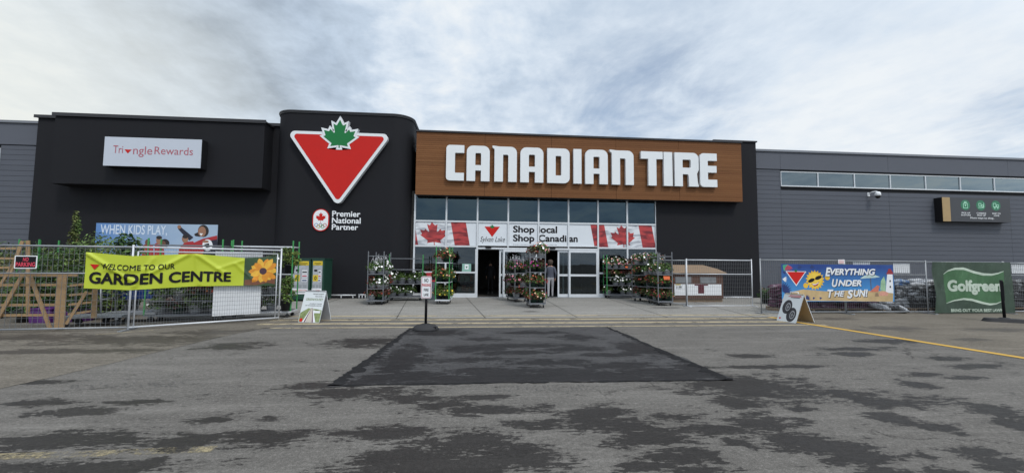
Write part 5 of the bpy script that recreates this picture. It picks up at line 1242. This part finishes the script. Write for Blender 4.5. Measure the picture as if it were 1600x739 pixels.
def stock(c, desc, rows, L, W_, ncol=2, nrow=3, s=1.0, hang=False):
    s *= 1.12
    """rows: list of (shelf z, [kinds...]) - pots stand on each shelf from the front left"""
    a = c.rotation_euler.z
    for zi, (z, kinds) in enumerate(rows):
        k = 0
        for j in range(nrow):
            for i in range(ncol):
                if kinds[k % len(kinds)]:
                    kind = kinds[k % len(kinds)]
                    lx_ = -L/2+L*(j+.5)/nrow+rp.uniform(-.03, .03); ly_ = (W_/2-W_*(i+.5)/ncol)+rp.uniform(-.02, .02)
                    x = c.location.x+lx_*math.cos(a)-ly_*math.sin(a); y = c.location.y+lx_*math.sin(a)+ly_*math.cos(a)
                    sh = 'lowest tray' if zi == 0 else ('top shelf' if zi == len(rows)-1 else ('second shelf' if zi == 1 else 'third shelf'))
                    if ncol == 1: ps = ('leftmost', 'second from left', 'third from left', 'fourth from left', 'rightmost')[j if j < nrow-1 else 4]
                    else: ps = ('front', 'middle', 'rear', 'rearmost')[j]+(' left' if i == 0 else ' right')
                    pot(kind, (x, y, c.location.z+z), rp.uniform(0, 6.28), f'{WORD[kind]} pot, {sh} of {desc}, {ps}', hang=hang and zi == len(rows)-1, s=s*rp.uniform(.9, 1.12))
                k += 1
H90 = R(90)
def front(px, py, L): x, y = G(px, py); return x, y+L/2
x, y = front(585.5, 477, 1.3); c1 = cart('grey flower cart end-on, nearest the black tower', x, y, H90, 1.3, .62, 2.02, m_cart, (.62, 1.17))
stock(c1, 'grey cart near tower', [(.19, ['red', 'bronze', 'bronze']), (.62, ['red', 'white', 'red', 'red', 'bronze', 'red']), (1.17, ['green', 'white', 'white', 'white', 'green', 'white'])], 1.3, .62, hang=True)
x, y = G(632, 470.5); c2 = cart('green-posted flower cart side-on with white baskets, left of storefront', x, y+.3, R(6), 1.42, .56, 1.95, m_greenpost, (.72, 1.32))
stock(c2, 'green-posted side-on cart', [(.19, ['white', 'white', 'green', None]), (.72, ['white', 'green', 'green', 'green'])], 1.42, .56, 1, 4, s=1.12)
x, y = front(692, 476, .95); c3 = cart('white-decked cart with tall green posts and black pots', x, y, R(86), .95, .56, 2.25, m_greenpost, (.86, 1.62), m_alu, top=False)
stock(c3, 'tall green-posted cart', [(.19, ['yellow', 'yellow', 'green', None]), (.86, ['mixed', 'yellow', 'orange', 'mixed']), (1.62, ['red', 'orange', 'mixed', 'red'])], .95, .56, 2, 2, s=1.15)
x, y = front(840, 482, 1.3); c4 = cart('grey flower cart end-on, in the middle before the doors', x, y, H90, 1.3, .60, 2.0, m_cart, (.75, 1.30, 1.84), top=False)
stock(c4, 'middle grey cart', [(.19, ['orange', 'mixed', 'bronze', 'red']), (.75, ['mixed', 'orange', 'bronze', 'red']), (1.30, ['magenta', 'bronze', 'magenta', 'bronze']), (1.84, ['red', 'pinkwhite', None, None, None, None])], 1.3, .60)
x, y = G(809, 472); c5 = cart('grey flower cart of magenta flowers behind the middle cart', x-.02, y+.5, R(102), 1.3, .56, 1.95, m_cart, (.66, 1.22))
stock(c5, 'magenta cart', [(.19, ['red', 'magenta', 'bronze']), (.66, ['magenta', 'red', 'magenta']), (1.22, ['magenta', 'orange', 'magenta'])], 1.3, .56, hang=True)
x, y = G(976, 466.5); c6 = cart('green-posted flower cart side-on, right of the entrance doors', x, y+.3, 0, 1.72, .58, 2.05, m_greenpost, (.62, 1.0, 1.42), top=False)
stock(c6, 'right green-posted cart', [(.19, ['green', None, 'white', 'white', None]), (.62, [None, 'white', 'white', 'white', 'green']), (1.0, ['bronze', 'orange', 'bronze', 'red', 'red']), (1.42, ['pinkwhite', 'pinkwhite', 'pinkwhite', 'red', 'bronze'])], 1.72, .58, 1, 5, s=1.0)
x, y = G(1019, 472.5); c7 = cart('dark flower cart turned at an angle between the two right carts', x, y+.35, R(128), 1.3, .58, 2.05, m_cart, (.66, 1.15, 1.62))
stock(c7, 'angled right cart', [(.19, ['bronze', 'red', 'mixed']), (.66, ['red', 'bronze', 'bronze']), (1.15, ['bronze', 'orange', 'green']), (1.62, ['green', 'pinkwhite', 'pinkwhite'])], 1.3, .58)
x, y = front(1042, 478.3, 1.3); c8 = cart('grey flower cart end-on, rightmost beside the sidewalk fence', x, y, R(86), 1.3, .60, 2.1, m_cart, (.72, 1.22))
stock(c8, 'rightmost grey cart', [(.19, ['orange', 'mixed', 'red']), (.72, ['orange', 'orange', 'mixed', 'red']), (1.22, ['green', 'green', 'pinkwhite', 'red'])], 1.3, .60)
m_otag = mat('orange_price_card', (.75, .16, .05), .5, .05)
for px_a, px_b, py_a, py_b, Yt, lb in ((1037.5, 1046.5, 437, 431.5, c8.location.y-.68, 'orange price card on the shelf edge of the rightmost cart'), (1012, 1017.5, 433, 428, c7.location.y-.52, 'orange price card on the angled cart'), (977.5, 981, 418.5, 416, c6.location.y-.31, 'tiny orange price card on the right green-posted cart')):
    x0, z0 = P(px_a, py_a, Yt); x1, z1 = P(px_b, py_b, Yt); b = MB(); b.prism([[(0, 0), (x1-x0, 0), (x1-x0, z1-z0), (-.03, z1-z0)]], lambda u, v, d: (u, -d, v), 0, .004, m_otag, m_otag); tag(b.build('price_card', loc=(x0, Yt, z0)), lb, 'price card')

# ------------------------------------------------------------------ garden centre, left
gx_a = P(233, 440, 11.95)[0]; gx_b = P(355, 440, 12.3)[0]
gc = cart('long green-posted nursery rack behind the left half of the banner', (gx_a+gx_b)/2, 12.15, R(8), gx_b-gx_a, .6, P(238, 373, 11.95)[1], m_greenpost, (.55, 1.2), top=True)
g_s = [(.19, ['green', 'bronze', 'green', 'green']), (.55, ['green', 'green', 'bronze', 'red']), (1.2, ['green', 'magenta', 'green', 'magenta'])]
stock(gc, 'left nursery rack', g_s, gx_b-gx_a, .6, 1, 4, s=1.1)
gx_a = P(362, 440, 12.55)[0]; gx_b = P(459, 440, 12.75)[0]
gc2 = cart('long green-posted nursery rack ending beside the propane cabinets', (gx_a+gx_b)/2, 12.8, R(6), gx_b-gx_a, .6, P(459, 377, 12.75)[1], m_greenpost, (.66, 1.25), m_galvb, top=True)
stock(gc2, 'right nursery rack', [(.19, ['green', 'bronze', 'green', None]), (.66, ['green', 'green', 'green', None]), (1.25, ['magenta', 'magenta', 'green', None])], gx_b-gx_a, .6, 1, 4, s=1.1)
gx_a = P(44, 440, 13.2)[0]; gx_b = P(70, 440, 13.2)[0]
gc3 = cart('small green-posted rack among the shrubs at far left', (gx_a+gx_b)/2, 13.2, 0, max(.55, gx_b-gx_a), .6, P(45, 375, 13.2)[1], m_greenpost, (.7, 1.3), top=True)
def leafy(label, x, y, z, h, r, n, rnd, pot_r=.16, leaf=.09, mats=(lf1, lf2), cone=False, name='shrub', cat='potted shrub', clumps=5):
    t = thing(name, label, cat, (x, y, z)); b = MB(); b.lathe([(0, 0), (pot_r*.8, 0), (pot_r, pot_r*1.7), (pot_r*1.06, pot_r*1.7), (pot_r*1.06, pot_r*1.9), (pot_r*.9, pot_r*1.9), (0, pot_r*1.6)], m_potb, seg=14); b.build('pot', t)
    b = MB(); base = pot_r*1.7; b.tube([(0, 0, base), (.01, 0, h*.5), (0, .01, h*.92)], [.022, .015, .005], m_lumber, 6)
    for k in range(7): a = k*2.4; zz = base+(h-base)*(.15+.1*k); l = r*.8*(1-.1*k if cone else .9); b.tube([(0, 0, zz), (l*.5*math.cos(a), l*.5*math.sin(a), zz+.1), (l*math.cos(a), l*math.sin(a), zz+.22)], [.010, .007, .003], m_lumber, 5)
    b.build('stem', t); b = MB()
    for k in range(clumps):
        f = (k+.5)/clumps; zz = base+(h-base)*f; rr = r*((1.05-f*.9) if cone else (.65+.35*math.sin(math.pi*min(1, f*1.05)))); a = rnd.uniform(0, 6.28); o_ = rr*(.25 if cone else .42)
        b.leaves((o_*math.cos(a), o_*math.sin(a), zz), (rr*.85, rr*.85, (h-base)/clumps*.95), n//clumps, leaf, mats[k % 2], rnd, .15); b.leaves((-o_*math.cos(a), -o_*math.sin(a), zz-.05), (rr*.7, rr*.7, (h-base)/clumps*.8), n//clumps//2, leaf, mats[(k+1) % 2], rnd, .1)
    b.build('foliage', t); return t
rs_ = random.Random(31)
def shrub_px(px, pyt, Y, r, label, **kw): x, zt = P(px, pyt, Y); return leafy(label, x, Y, .004, zt*.94, r, kw.pop('n', 700), rs_, **kw)
lfo = leaf_mat('leaf_olive', (.10, .12, .038)); lfg = leaf_mat('leaf_fresh', (.105, .16, .035))
shrub_px(121, 326, 13.6, .42, 'tall narrow young tree with pale tip rising above the other shrubs', cone=True, name='young_tree', cat='young tree', n=900, mats=(lfo, lf1), clumps=9, leaf=.10)
shrub_px(150, 362, 13.2, .62, 'broad bushy shrub left of the blue poster', n=1000, mats=(lfg, lf1), clumps=6)
shrub_px(170, 368, 14.2, .55, 'bushy shrub in front of the poster lettering', n=900, mats=(lf1, lfg), clumps=6)
shrub_px(205, 366, 13.6, .42, 'spiky dark grass-like shrub in front of the blue poster', n=900, mats=(lf2, lf1), leaf=.16, clumps=5)
shrub_px(100, 384, 12.7, .55, 'dense green shrub behind the wooden gates', n=1000, mats=(lf1, lf2), clumps=6)
shrub_px(76, 392, 12.2, .45, 'low dark shrub left of the dense green one', n=800, mats=(lf2, lf1), clumps=5)
shrub_px(20, 378, 13.6, .55, 'thin olive shrub behind the far left trellis', n=700, mats=(lfo, lf2), clumps=6)
shrub_px(-20, 380, 13.9, .6, 'thin olive shrub at the very edge of the picture', n=700, mats=(lfo, lf1), clumps=6)
shrub_px(62, 376, 14.2, .55, 'olive shrub between the far left trellis and the green rack', n=800, mats=(lfo, lf1), clumps=6)
shrub_px(88, 380, 14.6, .6, 'deep green shrub at the back, right of the green rack', n=900, mats=(lf1, lf2), clumps=6)
shrub_px(118, 378, 12.9, .5, 'fresh green shrub at the foot of the young tree', n=900, mats=(lfg, lf1), clumps=6)
shrub_px(2, 392, 12.6, .5, 'low green shrub behind the far left trellis braces', n=800, mats=(lf1, lfo), clumps=5)
shrub_px(44, 420, 11.9, .42, 'dark shrub low behind the wide timber gate', n=700, mats=(lf2, lf1), clumps=4)
shrub_px(180, 385, 12.4, .5, 'green shrub just above the left end of the yellow banner', n=800, mats=(lf1, lfg), clumps=6)
shrub_px(130, 412, 12.0, .42, 'dark low shrub hidden by the banner corner', n=700, mats=(lf2, lf2), clumps=4)
x, y = P(447, 440, 12.55)[0], 12.62
leafy('leafy upright plant in black pot, lower deck of the rack by the fence end', x, y, .208, .95, .26, 420, rs_, mats=(lfg, lf1), pot_r=.15)
leafy('leafy upright plant in black pot, raised on the rack by the fence end', x-.02, y+.18, 1.26, .72, .30, 420, rs_, mats=(lf1, lfg), pot_r=.14)
def stack_shrubs(): pass
# timber gates leaning behind the fence
TG = VPlane(FP1.A-FP1.n*.32, FP1.B-FP1.n*.32)
def timber(label, plane, bars, name='timber_gate', cat='timber gate'):
    s0 = min(plane.at(*p)[0] for a in bars for p in a[:2]); t = thing(name, label, cat, plane.pt(s0, .004), plane.rz())
    groups_ = {}
    for a in bars: groups_.setdefault(a[4] if len(a) > 4 else 'rail', []).append(a)
    for nm, bs in groups_.items():
        for a in bs:
            (sa, za), (sb, zb2) = plane.at(*a[0]), plane.at(*a[1]); za, zb2 = max(za, .03), max(zb2, .03); dd = {'rail': 0, 'brace': -.045, 'board': -.075, 'post': .045}[nm]
            b = MB(); b.bar((sa-s0, dd, za-.004), (sb-s0, dd, zb2-.004), a[2] if nm in ('board', 'post') else .03, .03 if nm in ('board', 'post') else a[2], m_lumber, up=(0, 1, 0) if nm in ('board', 'post') else (0, 0, 1)); b.build(nm, t)
    return t
timber('wide timber gate with five rails and slanted braces behind the fence', TG, [((-70, 430), (121, 430), .055, 0), ((-70, 445.5), (98, 445), .055, 0), ((-70, 461), (96, 460.5), .055, 0), ((-70, 477), (92, 476), .055, 0), ((-70, 493), (88, 492), .055, 0), ((50, 431), (81, 515), .07, 0, 'brace'), ((37, 431), (0, 497), .07, 0, 'brace'), ((-36, 431), (0, 430), .07, 0, 'brace'), ((101.5, 430), (97, 516), .19, 0, 'board'), ((85.5, 431), (85, 431.5), .03, 0, 'post')])
TG2 = VPlane(TG.at and Vector(TG.pt(TG.at(108, 480)[0], 0)[:2]), Vector(TG.pt(TG.at(108, 480)[0], 0)[:2])+Vector((1.2, .75)))
timber('narrow timber gate turned away with rising rails, beside the wide gate', TG2, [((109, 446), (145, 443), .05, 0), ((108, 461), (144, 458), .05, 0), ((107, 476), (143, 472), .05, 0), ((106, 491), (142, 486), .05, 0), ((104, 506), (136, 455), .055, 0, 'brace'), ((148, 452), (146, 497), .10, 0, 'post')])
TG3 = VPlane(FP1.A-FP1.n*1.1, FP1.B-FP1.n*1.1)
timber('tall timber trellis peak at the far left behind the no parking plate', TG3, [((38, 377), (17, 432), .07, 0, 'brace'), ((41, 376), (41, 490), .07, 0, 'post'), ((-60, 388), (30, 388), .05, 0), ((-60, 403), (24, 404), .05, 0), ((-60, 418), (22, 418), .05, 0), ((2, 448), (28, 405), .055, 0, 'brace')], 'timber_trellis', 'trellis')
# low carts, totes and tubs behind the banner
def low_cart(label, x, y, rz):
    t = thing('platform_cart', label, 'platform cart', (x, y, .004), rz); b = MB(); b.box(-.6, .6, -.32, .32, .20, .25, m_galv); b.build('deck', t)
    for sx_ in (-.48, .48):
        for sy_ in (-.25, .25): b = MB(); b.tube([(sx_, sy_-.022, .07), (sx_, sy_+.022, .07)], .07, m_rubber, 12); b.box(sx_-.03, sx_+.03, sy_-.03, sy_+.03, .142, .199, m_galv); b.build('wheel', t)
    b = MB(); b.tube([(-.58, -.28, .25), (-.62, -.28, .95), (-.62, .28, .95), (-.58, .28, .25)], .018, m_galv); b.tube([(-.60, -.28, .6), (-.60, .28, .6)], .014, m_galv); b.build('handle', t); return t
x, _ = P(150, 500, 11.3); low_cart('grey platform cart low behind the fence under the banner, left one', x, 11.35, R(15)); x, _ = P(205, 500, 11.9); low_cart('grey platform cart low behind the fence under the banner, right one', x, 12.0, R(10))
m_blue = mat('blue_plastic', (.02, .055, .22), .45, .08); m_purp = mat('purple_plastic', (.10, .025, .17), .45, .12)
def tote(name, label, cat, x, y, z, w, d, h, m, rz=0):
    t = thing(name, label, cat, (x, y, z), rz); b = MB(); b.prism([rpoly([(-w/2, -d/2, .04), (w/2, -d/2, .04), (w/2, d/2, .04), (-w/2, d/2, .04)])], lambda u, v, k: (u*(.88+.12*k/h), v*(.88+.12*k/h), k), 0, h, m, m); b.build('body', t)
    b = MB(); o = [rpoly([(-w/2-.02, -d/2-.02, .05), (w/2+.02, -d/2-.02, .05), (w/2+.02, d/2+.02, .05), (-w/2-.02, d/2+.02, .05)])]; b.prism(o, lambda u, v, k: (u, v, k), h+.001, h+.03, m, m); b.build('lid', t); return t
for px, py, Y, w, h, lb in ((72, 492, 11.9, .55, .34, 'purple lidded tote on the ground behind the wide timber gate'), (124, 494, 12.1, .5, .30, 'purple lidded tote on the ground behind the narrow timber gate')):
    x, _ = P(px, py, Y); tote('storage_tote', lb, 'storage tote', x, Y, .004, w, .4, h, m_purp)
for px, Y, lb in ((185, 12.9, 'blue tub on a stand behind the banner, left one'), (226, 13.3, 'blue tub on a stand behind the banner, right one')):
    x, _ = P(px, 465, Y); t = tote('blue_tub', lb, 'plastic tub', x, Y, .50, .85, .5, .32, m_blue); b = MB()
    for sx_ in (-.3, .3):
        for sy_ in (-.16, .16): b = MB(); b.box(sx_-.02, sx_+.02, sy_-.02, sy_+.02, -.496, -.001, m_galv); b.build('leg', t)
x, _ = P(285, 484, 11.75); t = thing('planter_trough', 'long pale planter trough at ground level behind the fence', 'planter', (x, 12.75, .004), R(10)); b = MB(); b.prism([rpoly([(-.95, -.2, .03), (.95, -.2, .03), (.95, .2, .03), (-.95, .2, .03)])], lambda u, v, k: (u, v*(.8+.4*k), k), .0, .42, mat('soil', (.03, .022, .016), .9, .3), mat('stained_white_tub', (.42, .42, .40), .6, .2, 5)); b.build('tub', t)

# potted plants in the corner behind the sidewalk fence
for i, (px, Y) in enumerate(((1196, 16.6), (1209, 16.3), (1220, 16.8), (1232, 16.2))):
    x, zt = P(px, 452, Y); leafy(f'low dark potted plant by the grey wall, {("first", "second", "third", "fourth")[i]} from the black corner', x, Y, .008 if px < 1215 else .004, max(.55, zt), .33, 380, rs_, mats=(lf2, lf2), pot_r=.16, clumps=3)

# ------------------------------------------------------------------ bagged soil
def bag_mesh(name, seed, mats_):
    rnd = random.Random(seed); b = MB(); nx_, ny_ = 10, 7; W_, D_, Hh = .62, .42, .085; k = b.mi(mats_)
    ph = [rnd.uniform(0, 6) for _ in range(6)]; gr = {}
    for s_ in (1, -1):
        for i in range(nx_+1):
            for j in range(ny_+1):
                u, v = i/nx_*2-1, j/ny_*2-1; e = max(0, 1-abs(u)**3.2)**.5*max(0, 1-abs(v)**3.2)**.5
                wv = .014*math.sin(5*u+ph[0])*math.sin(4*v+ph[1])+.008*math.sin(11*u+7*v+ph[2])
                edge = i in (0, nx_) or j in (0, ny_)
                if edge and s_ < 0: gr[(s_, i, j)] = gr[(1, i, j)]; continue
                pin = 1-.10*(abs(v)**4 if abs(u) < .98 else .2)
                z = s_*Hh*.9*e+(wv*e if s_ > 0 else wv*.4*e)-.018*u*u*math.sin(ph[3])-.03*(1-e)+(.014*math.sin(9*v+ph[4]) if abs(u) > .95 else 0)
                gr[(s_, i, j)] = b.bm.verts.new((u*W_/2*(1+.02*math.sin(3*v+ph[5])), v*D_/2*pin, z))
    for s_ in (1, -1):
        for i in range(nx_):
            for j in range(ny_):
                q = [gr[(s_, i, j)], gr[(s_, i+1, j)], gr[(s_, i+1, j+1)], gr[(s_, i, j+1)]]; q = q if s_ > 0 else q[::-1]
                f = b.bm.faces.new(q); f.material_index = k; f.smooth = True
    return b
def bag_mat(name, c, p, amt):
    m = bpy.data.materials.new(name); m.use_nodes = True; T = NT(m.node_tree); b = T.n['Principled BSDF']; tcn = T.new('ShaderNodeTexCoord'); oi = T.new('ShaderNodeObjectInfo')
    v = T.vmath('ADD', T.scalevec(tcn.outputs['Object'], (1, 1, .6)), None); T.link(oi.outputs['Location'], v.inputs[1]); n = T.noise(v.outputs[0], 4.2, 2, .4, .5); n2 = T.noise(v.outputs[0], 17, 3, .6)
    f = T.ramp(T.math('ADD', n, T.math('MULTIPLY', T.math('SUBTRACT', n2, .5), .25)), amt, amt+.04)
    cc = T.mix(f, c, p); cc = T.mix(T.ramp(oi.outputs['Random'], 0, 1, 0, .3), cc, tuple(x*.4 for x in c)); T.link(cc, b.inputs['Base Color']); b.inputs['Roughness'].default_value = .5
    bn = T.new('ShaderNodeBump'); bn.inputs['Strength'].default_value = .9; bn.inputs['Distance'].default_value = .02; T.link(T.noise(v.outputs[0], 16, 5, .65, 1.5), bn.inputs['Height']); T.link(bn.outputs[0], b.inputs['Normal']); return m
BAGM = {'purple': bag_mat('purple_bag_film', (.115, .034, .075), (.34, .26, .31), .60), 'grey': bag_mat('grey_bag_film', (.085, .088, .093), (.52, .54, .57), .50), 'silver': bag_mat('silver_bag_film', (.20, .21, .225), (.52, .54, .57), .45), 'black': bag_mat('black_bag_film', (.025, .025, .028), (.20, .21, .22), .62), 'blue': bag_mat('blue_bag_film', (.26, .33, .42), (.03, .12, .33), .50)}
_bags = {}; ORDN = ['lowest', 'second', 'third', 'fourth', 'fifth', 'sixth', 'seventh', 'eighth', 'ninth', 'tenth']
rb = random.Random(77)
def bag(kind, loc, rot, label, group):
    key = (kind, rb.randrange(3))
    if key not in _bags: o = bag_mesh('soil_bag', len(_bags)+3, BAGM[kind]).build('soil_bag'); _bags[key] = o
    else: o = _bags[key].copy(); COL.objects.link(o)
    o.location = loc; o.rotation_euler = rot; return tag(o, label, 'bag', group)
def pallet(x, y, w, d, label, rz=0):
    t = thing('pallet', label, 'pallet', (x, y, .004), rz); b = MB(); m_pw = m_tanboard
    for k in range(5): b.box(-w/2, w/2, -d/2+k*(d-.09)/4, -d/2+.09+k*(d-.09)/4, .10, .122, m_pw)
    b.build('deck', t)
    for u in (-w/2+.045, 0, w/2-.045): b = MB(); b.box(u-.045, u+.045, -d/2, d/2, .0, .099, m_pw); b.build('runner', t)
    return t
def bag_stack(px0_, px1_, Y, layers, kinds, desc, group, ncol, depth=2, hts=None):
    x0, x1 = P(px0_, 470, Y)[0], P(px1_, 470, Y)[0]; w = (x1-x0)/ncol; pallet((x0+x1)/2, Y+.45, x1-x0, 1.0, f'wooden pallet under the {desc}')
    for c in range(ncol):
        nl = layers if hts is None else hts[c]; z = .126+.075
        for l in range(nl):
            kd = kinds(l, c, nl)
            for dp in range(depth):
                lb = f'{kd} bag, {ORDN[l]} layer of the {desc}, {("left", "middle", "right", "far right")[c] if ncol > 2 else ("left", "right")[c]} column, {("front", "back")[dp]}'
                o = bag(kd, (x0+w*(c+.5)+rb.uniform(-.05, .05), Y+.22+dp*.46+rb.uniform(-.03, .03), z+rb.uniform(-.006, .006)), (R(rb.uniform(-3, 3)), R(rb.uniform(-3, 3)), R(rb.uniform(-7, 7)+(180 if rb.random() < .5 else 0))), lb, group)
                o.scale = (w/.60, 1.02, 1.0)
            z += .110
g_ = 'bags of soil on pallets'
bag_stack(1226, 1312, 13.55, 7, lambda l, c, n: 'purple', 'purple stack at the fence corner', g_, 3)
bag_stack(1316, 1374, 13.55, 6, lambda l, c, n: 'purple', 'second purple stack', g_, 2)
bag_stack(1377, 1424, 13.75, 11, lambda l, c, n: 'blue' if l >= n-2 else ('silver' if l == 1 else 'grey'), 'grey stack with blue top bags', g_, 2, hts=(10, 9))
bag_stack(1427, 1476, 13.65, 8, lambda l, c, n: 'silver' if l == n-1 else ('black' if l < 3 else 'grey'), 'grey stack beside the green banner', g_, 2, hts=(8, 9))
bag_stack(1578, 1640, 13.8, 9, lambda l, c, n: 'black', 'black stack at the right edge', g_, 2)
for px, py, rz_, rx_, lb, kd in ((1372, 487, 8, 18, 'loose silver bag slumped between the purple and grey stacks', 'silver'), (1423, 489.5, 70, 35, 'loose silver bag slumped on the ground before the grey stacks', 'silver')):
    x, y = G(px, py+1); bag(kd, (x, 13.42, .14 if py > 488 else .22), (R(rx_), R(6), R(rz_)), lb, g_)

# ------------------------------------------------------------------ people
def person(label, x, y, rz, top_c, leg_c, hair_c, stride=.16, cap=None):
    t = thing('person', label, 'person', (x, y, .012), rz)
    J = {'hip': ((0, 0, .94), .135), 'waist': ((0, .01, 1.08), .125), 'chest': ((0, 0, 1.28), .155), 'neckb': ((0, -.01, 1.44), .085), 'neck': ((0, .01, 1.50), .055), 'head0': ((0, .02, 1.56), .075), 'head1': ((0, .02, 1.66), .088), 'head2': ((0, .015, 1.745), .05)}
    E_ = [('hip', 'waist'), ('waist', 'chest'), ('chest', 'neckb'), ('neckb', 'neck'), ('neck', 'head0'), ('head0', 'head1'), ('head1', 'head2')]
    for s_, n in ((-1, 'l'), (1, 'r')):
        st = stride*s_
        J.update({n+'hipj': ((.09*s_, 0, .90), .095), n+'knee': ((.095*s_, st*.55+.03, .50), .062), n+'ank': ((.10*s_, st-.02 if st > 0 else st-.05, .09), .042), n+'toe': ((.11*s_, (st if st > 0 else st-.02)+.14, .035), .034),
                  n+'sh': ((.185*s_, -.01, 1.40), .068), n+'elb': ((.25*s_, -.06, 1.13), .048), n+'wr': ((.225*s_, .06, .93), .034), n+'palm': ((.215*s_, .09, .86), .034)})
        E_ += [('hip', n+'hipj'), (n+'hipj', n+'knee'), (n+'knee', n+'ank'), (n+'ank', n+'toe'), ('neckb', n+'sh'), (n+'sh', n+'elb'), (n+'elb', n+'wr'), (n+'wr', n+'palm')]
        for f_, (fx, fy, fz) in enumerate(((.018, .035, -.02), (.006, .04, -.085), (.0, .025, -.095), (-.002, .008, -.09), (.0, -.012, -.075))):
            p0 = J[n+'palm'][0]; k = n+'f%d' % f_; J[k+'a'] = ((p0[0]-s_*fx*.6, p0[1]+fy*.7-.01, p0[2]+fz*.55), .010); J[k+'b'] = ((p0[0]-s_*fx*1.4, p0[1]+fy+.004, p0[2]+fz), .008); E_ += [(n+'palm', k+'a'), (k+'a', k+'b')]
    names = list(J); me = bpy.data.meshes.new('body'); me.from_pydata([J[k][0] for k in names], [(names.index(a), names.index(c)) for a, c in E_], []); ob = bpy.data.objects.new('body', me); COL.objects.link(ob)
    md = ob.modifiers.new('skin', 'SKIN'); md.use_smooth_shade = True; sb = ob.modifiers.new('sub', 'SUBSURF'); sb.levels = sb.render_levels = 2
    for i, k in enumerate(names): r = J[k][1]; me.skin_vertices[0].data[i].radius = (r*(1.25 if k in ('chest', 'waist', 'hip') else 1), r*(.82 if k in ('chest', 'waist', 'hip') else 1)); me.skin_vertices[0].data[i].use_root = (k == 'hip')
    dg = bpy.context.evaluated_depsgraph_get(); dg.update(); m2 = bpy.data.meshes.new_from_object(ob.evaluated_get(dg)); bpy.data.objects.remove(ob); bpy.data.meshes.remove(me)
    bo = bpy.data.objects.new('body', m2); COL.objects.link(bo); bo.parent = t
    m_skin_ = mat('skin', (.42, .24, .17), .55, .08); ms_ = [m_skin_, mat('sweater_%02d' % int(top_c[2]*100), top_c, .9, .12, 12), mat('trousers_%02d' % int(leg_c[2]*100), leg_c, .9, .12, 10), mat('shoe', (.16, .155, .15), .7, .1)]
    m2.materials.clear(); [m2.materials.append(m) for m in ms_]
    for p in m2.polygons:
        c = p.center; arm = abs(c.x) > .19 and c.z < 1.1
        p.material_index = 3 if c.z < .085 else (0 if (c.z > 1.475 or (arm and c.z < .925)) else (1 if c.z > .955 or arm else 2)); p.use_smooth = True
    b = MB(); b.lathe([(.07, -.15), (.112, -.09), (.124, -.01), (.112, .065), (.06, .108), (0, .114)], mat('hair_%d' % int(hair_c[0]*1000), hair_c, .8, .2, 30), (0, -.012, 1.675), 16, .92, 1.0); b.build('hair', t)
    b = MB(); b.lathe([(0, 0), (.016, .01), (.012, .04), (0, .045)], m_skin_, (0, .108, 1.615), 8); [b.lathe([(0, -.03), (.014, -.01), (.016, .02), (0, .03)], m_skin_, (s_*.088, .015, 1.635), 8) for s_ in (-1, 1)]; b.build('face', t)
    b = MB(); [b.lathe([(0, -.008), (.009, 0), (0, .008)], m_ink, (s_*.033, .102, 1.655), 8) for s_ in (-1, 1)]; b.box(-.025, .025, .098, .104, 1.575, 1.582, mat('lip', (.3, .1, .09), .5)); b.build('eyes', t)
    if cap: b = MB(); b.lathe([(.130, .0), (.126, .06), (.075, .118), (0, .128)], mat('cap_cloth', cap, .85, .1), (0, .004, 1.675), 16, .95, 1.05); b.box(-.06, .06, .10, .20, 1.695, 1.703, mat('cap_cloth', cap, .85, .1)); b.build('cap', t)
    return t
x, y = G(856, 464); person('person in grey-blue sweater and pale trousers walking in through the right doorway', x, 19.45, R(-8), (.070, .078, .105), (.34, .34, .36), (.045, .028, .018), cap=(.06, .04, .03))
x, _ = P(766, 440, 22.3); person('dark-clothed person in the shadow inside the left doorway', x, 22.3, R(180), (.012, .014, .018), (.010, .010, .012), (.012, .010, .010), .05)
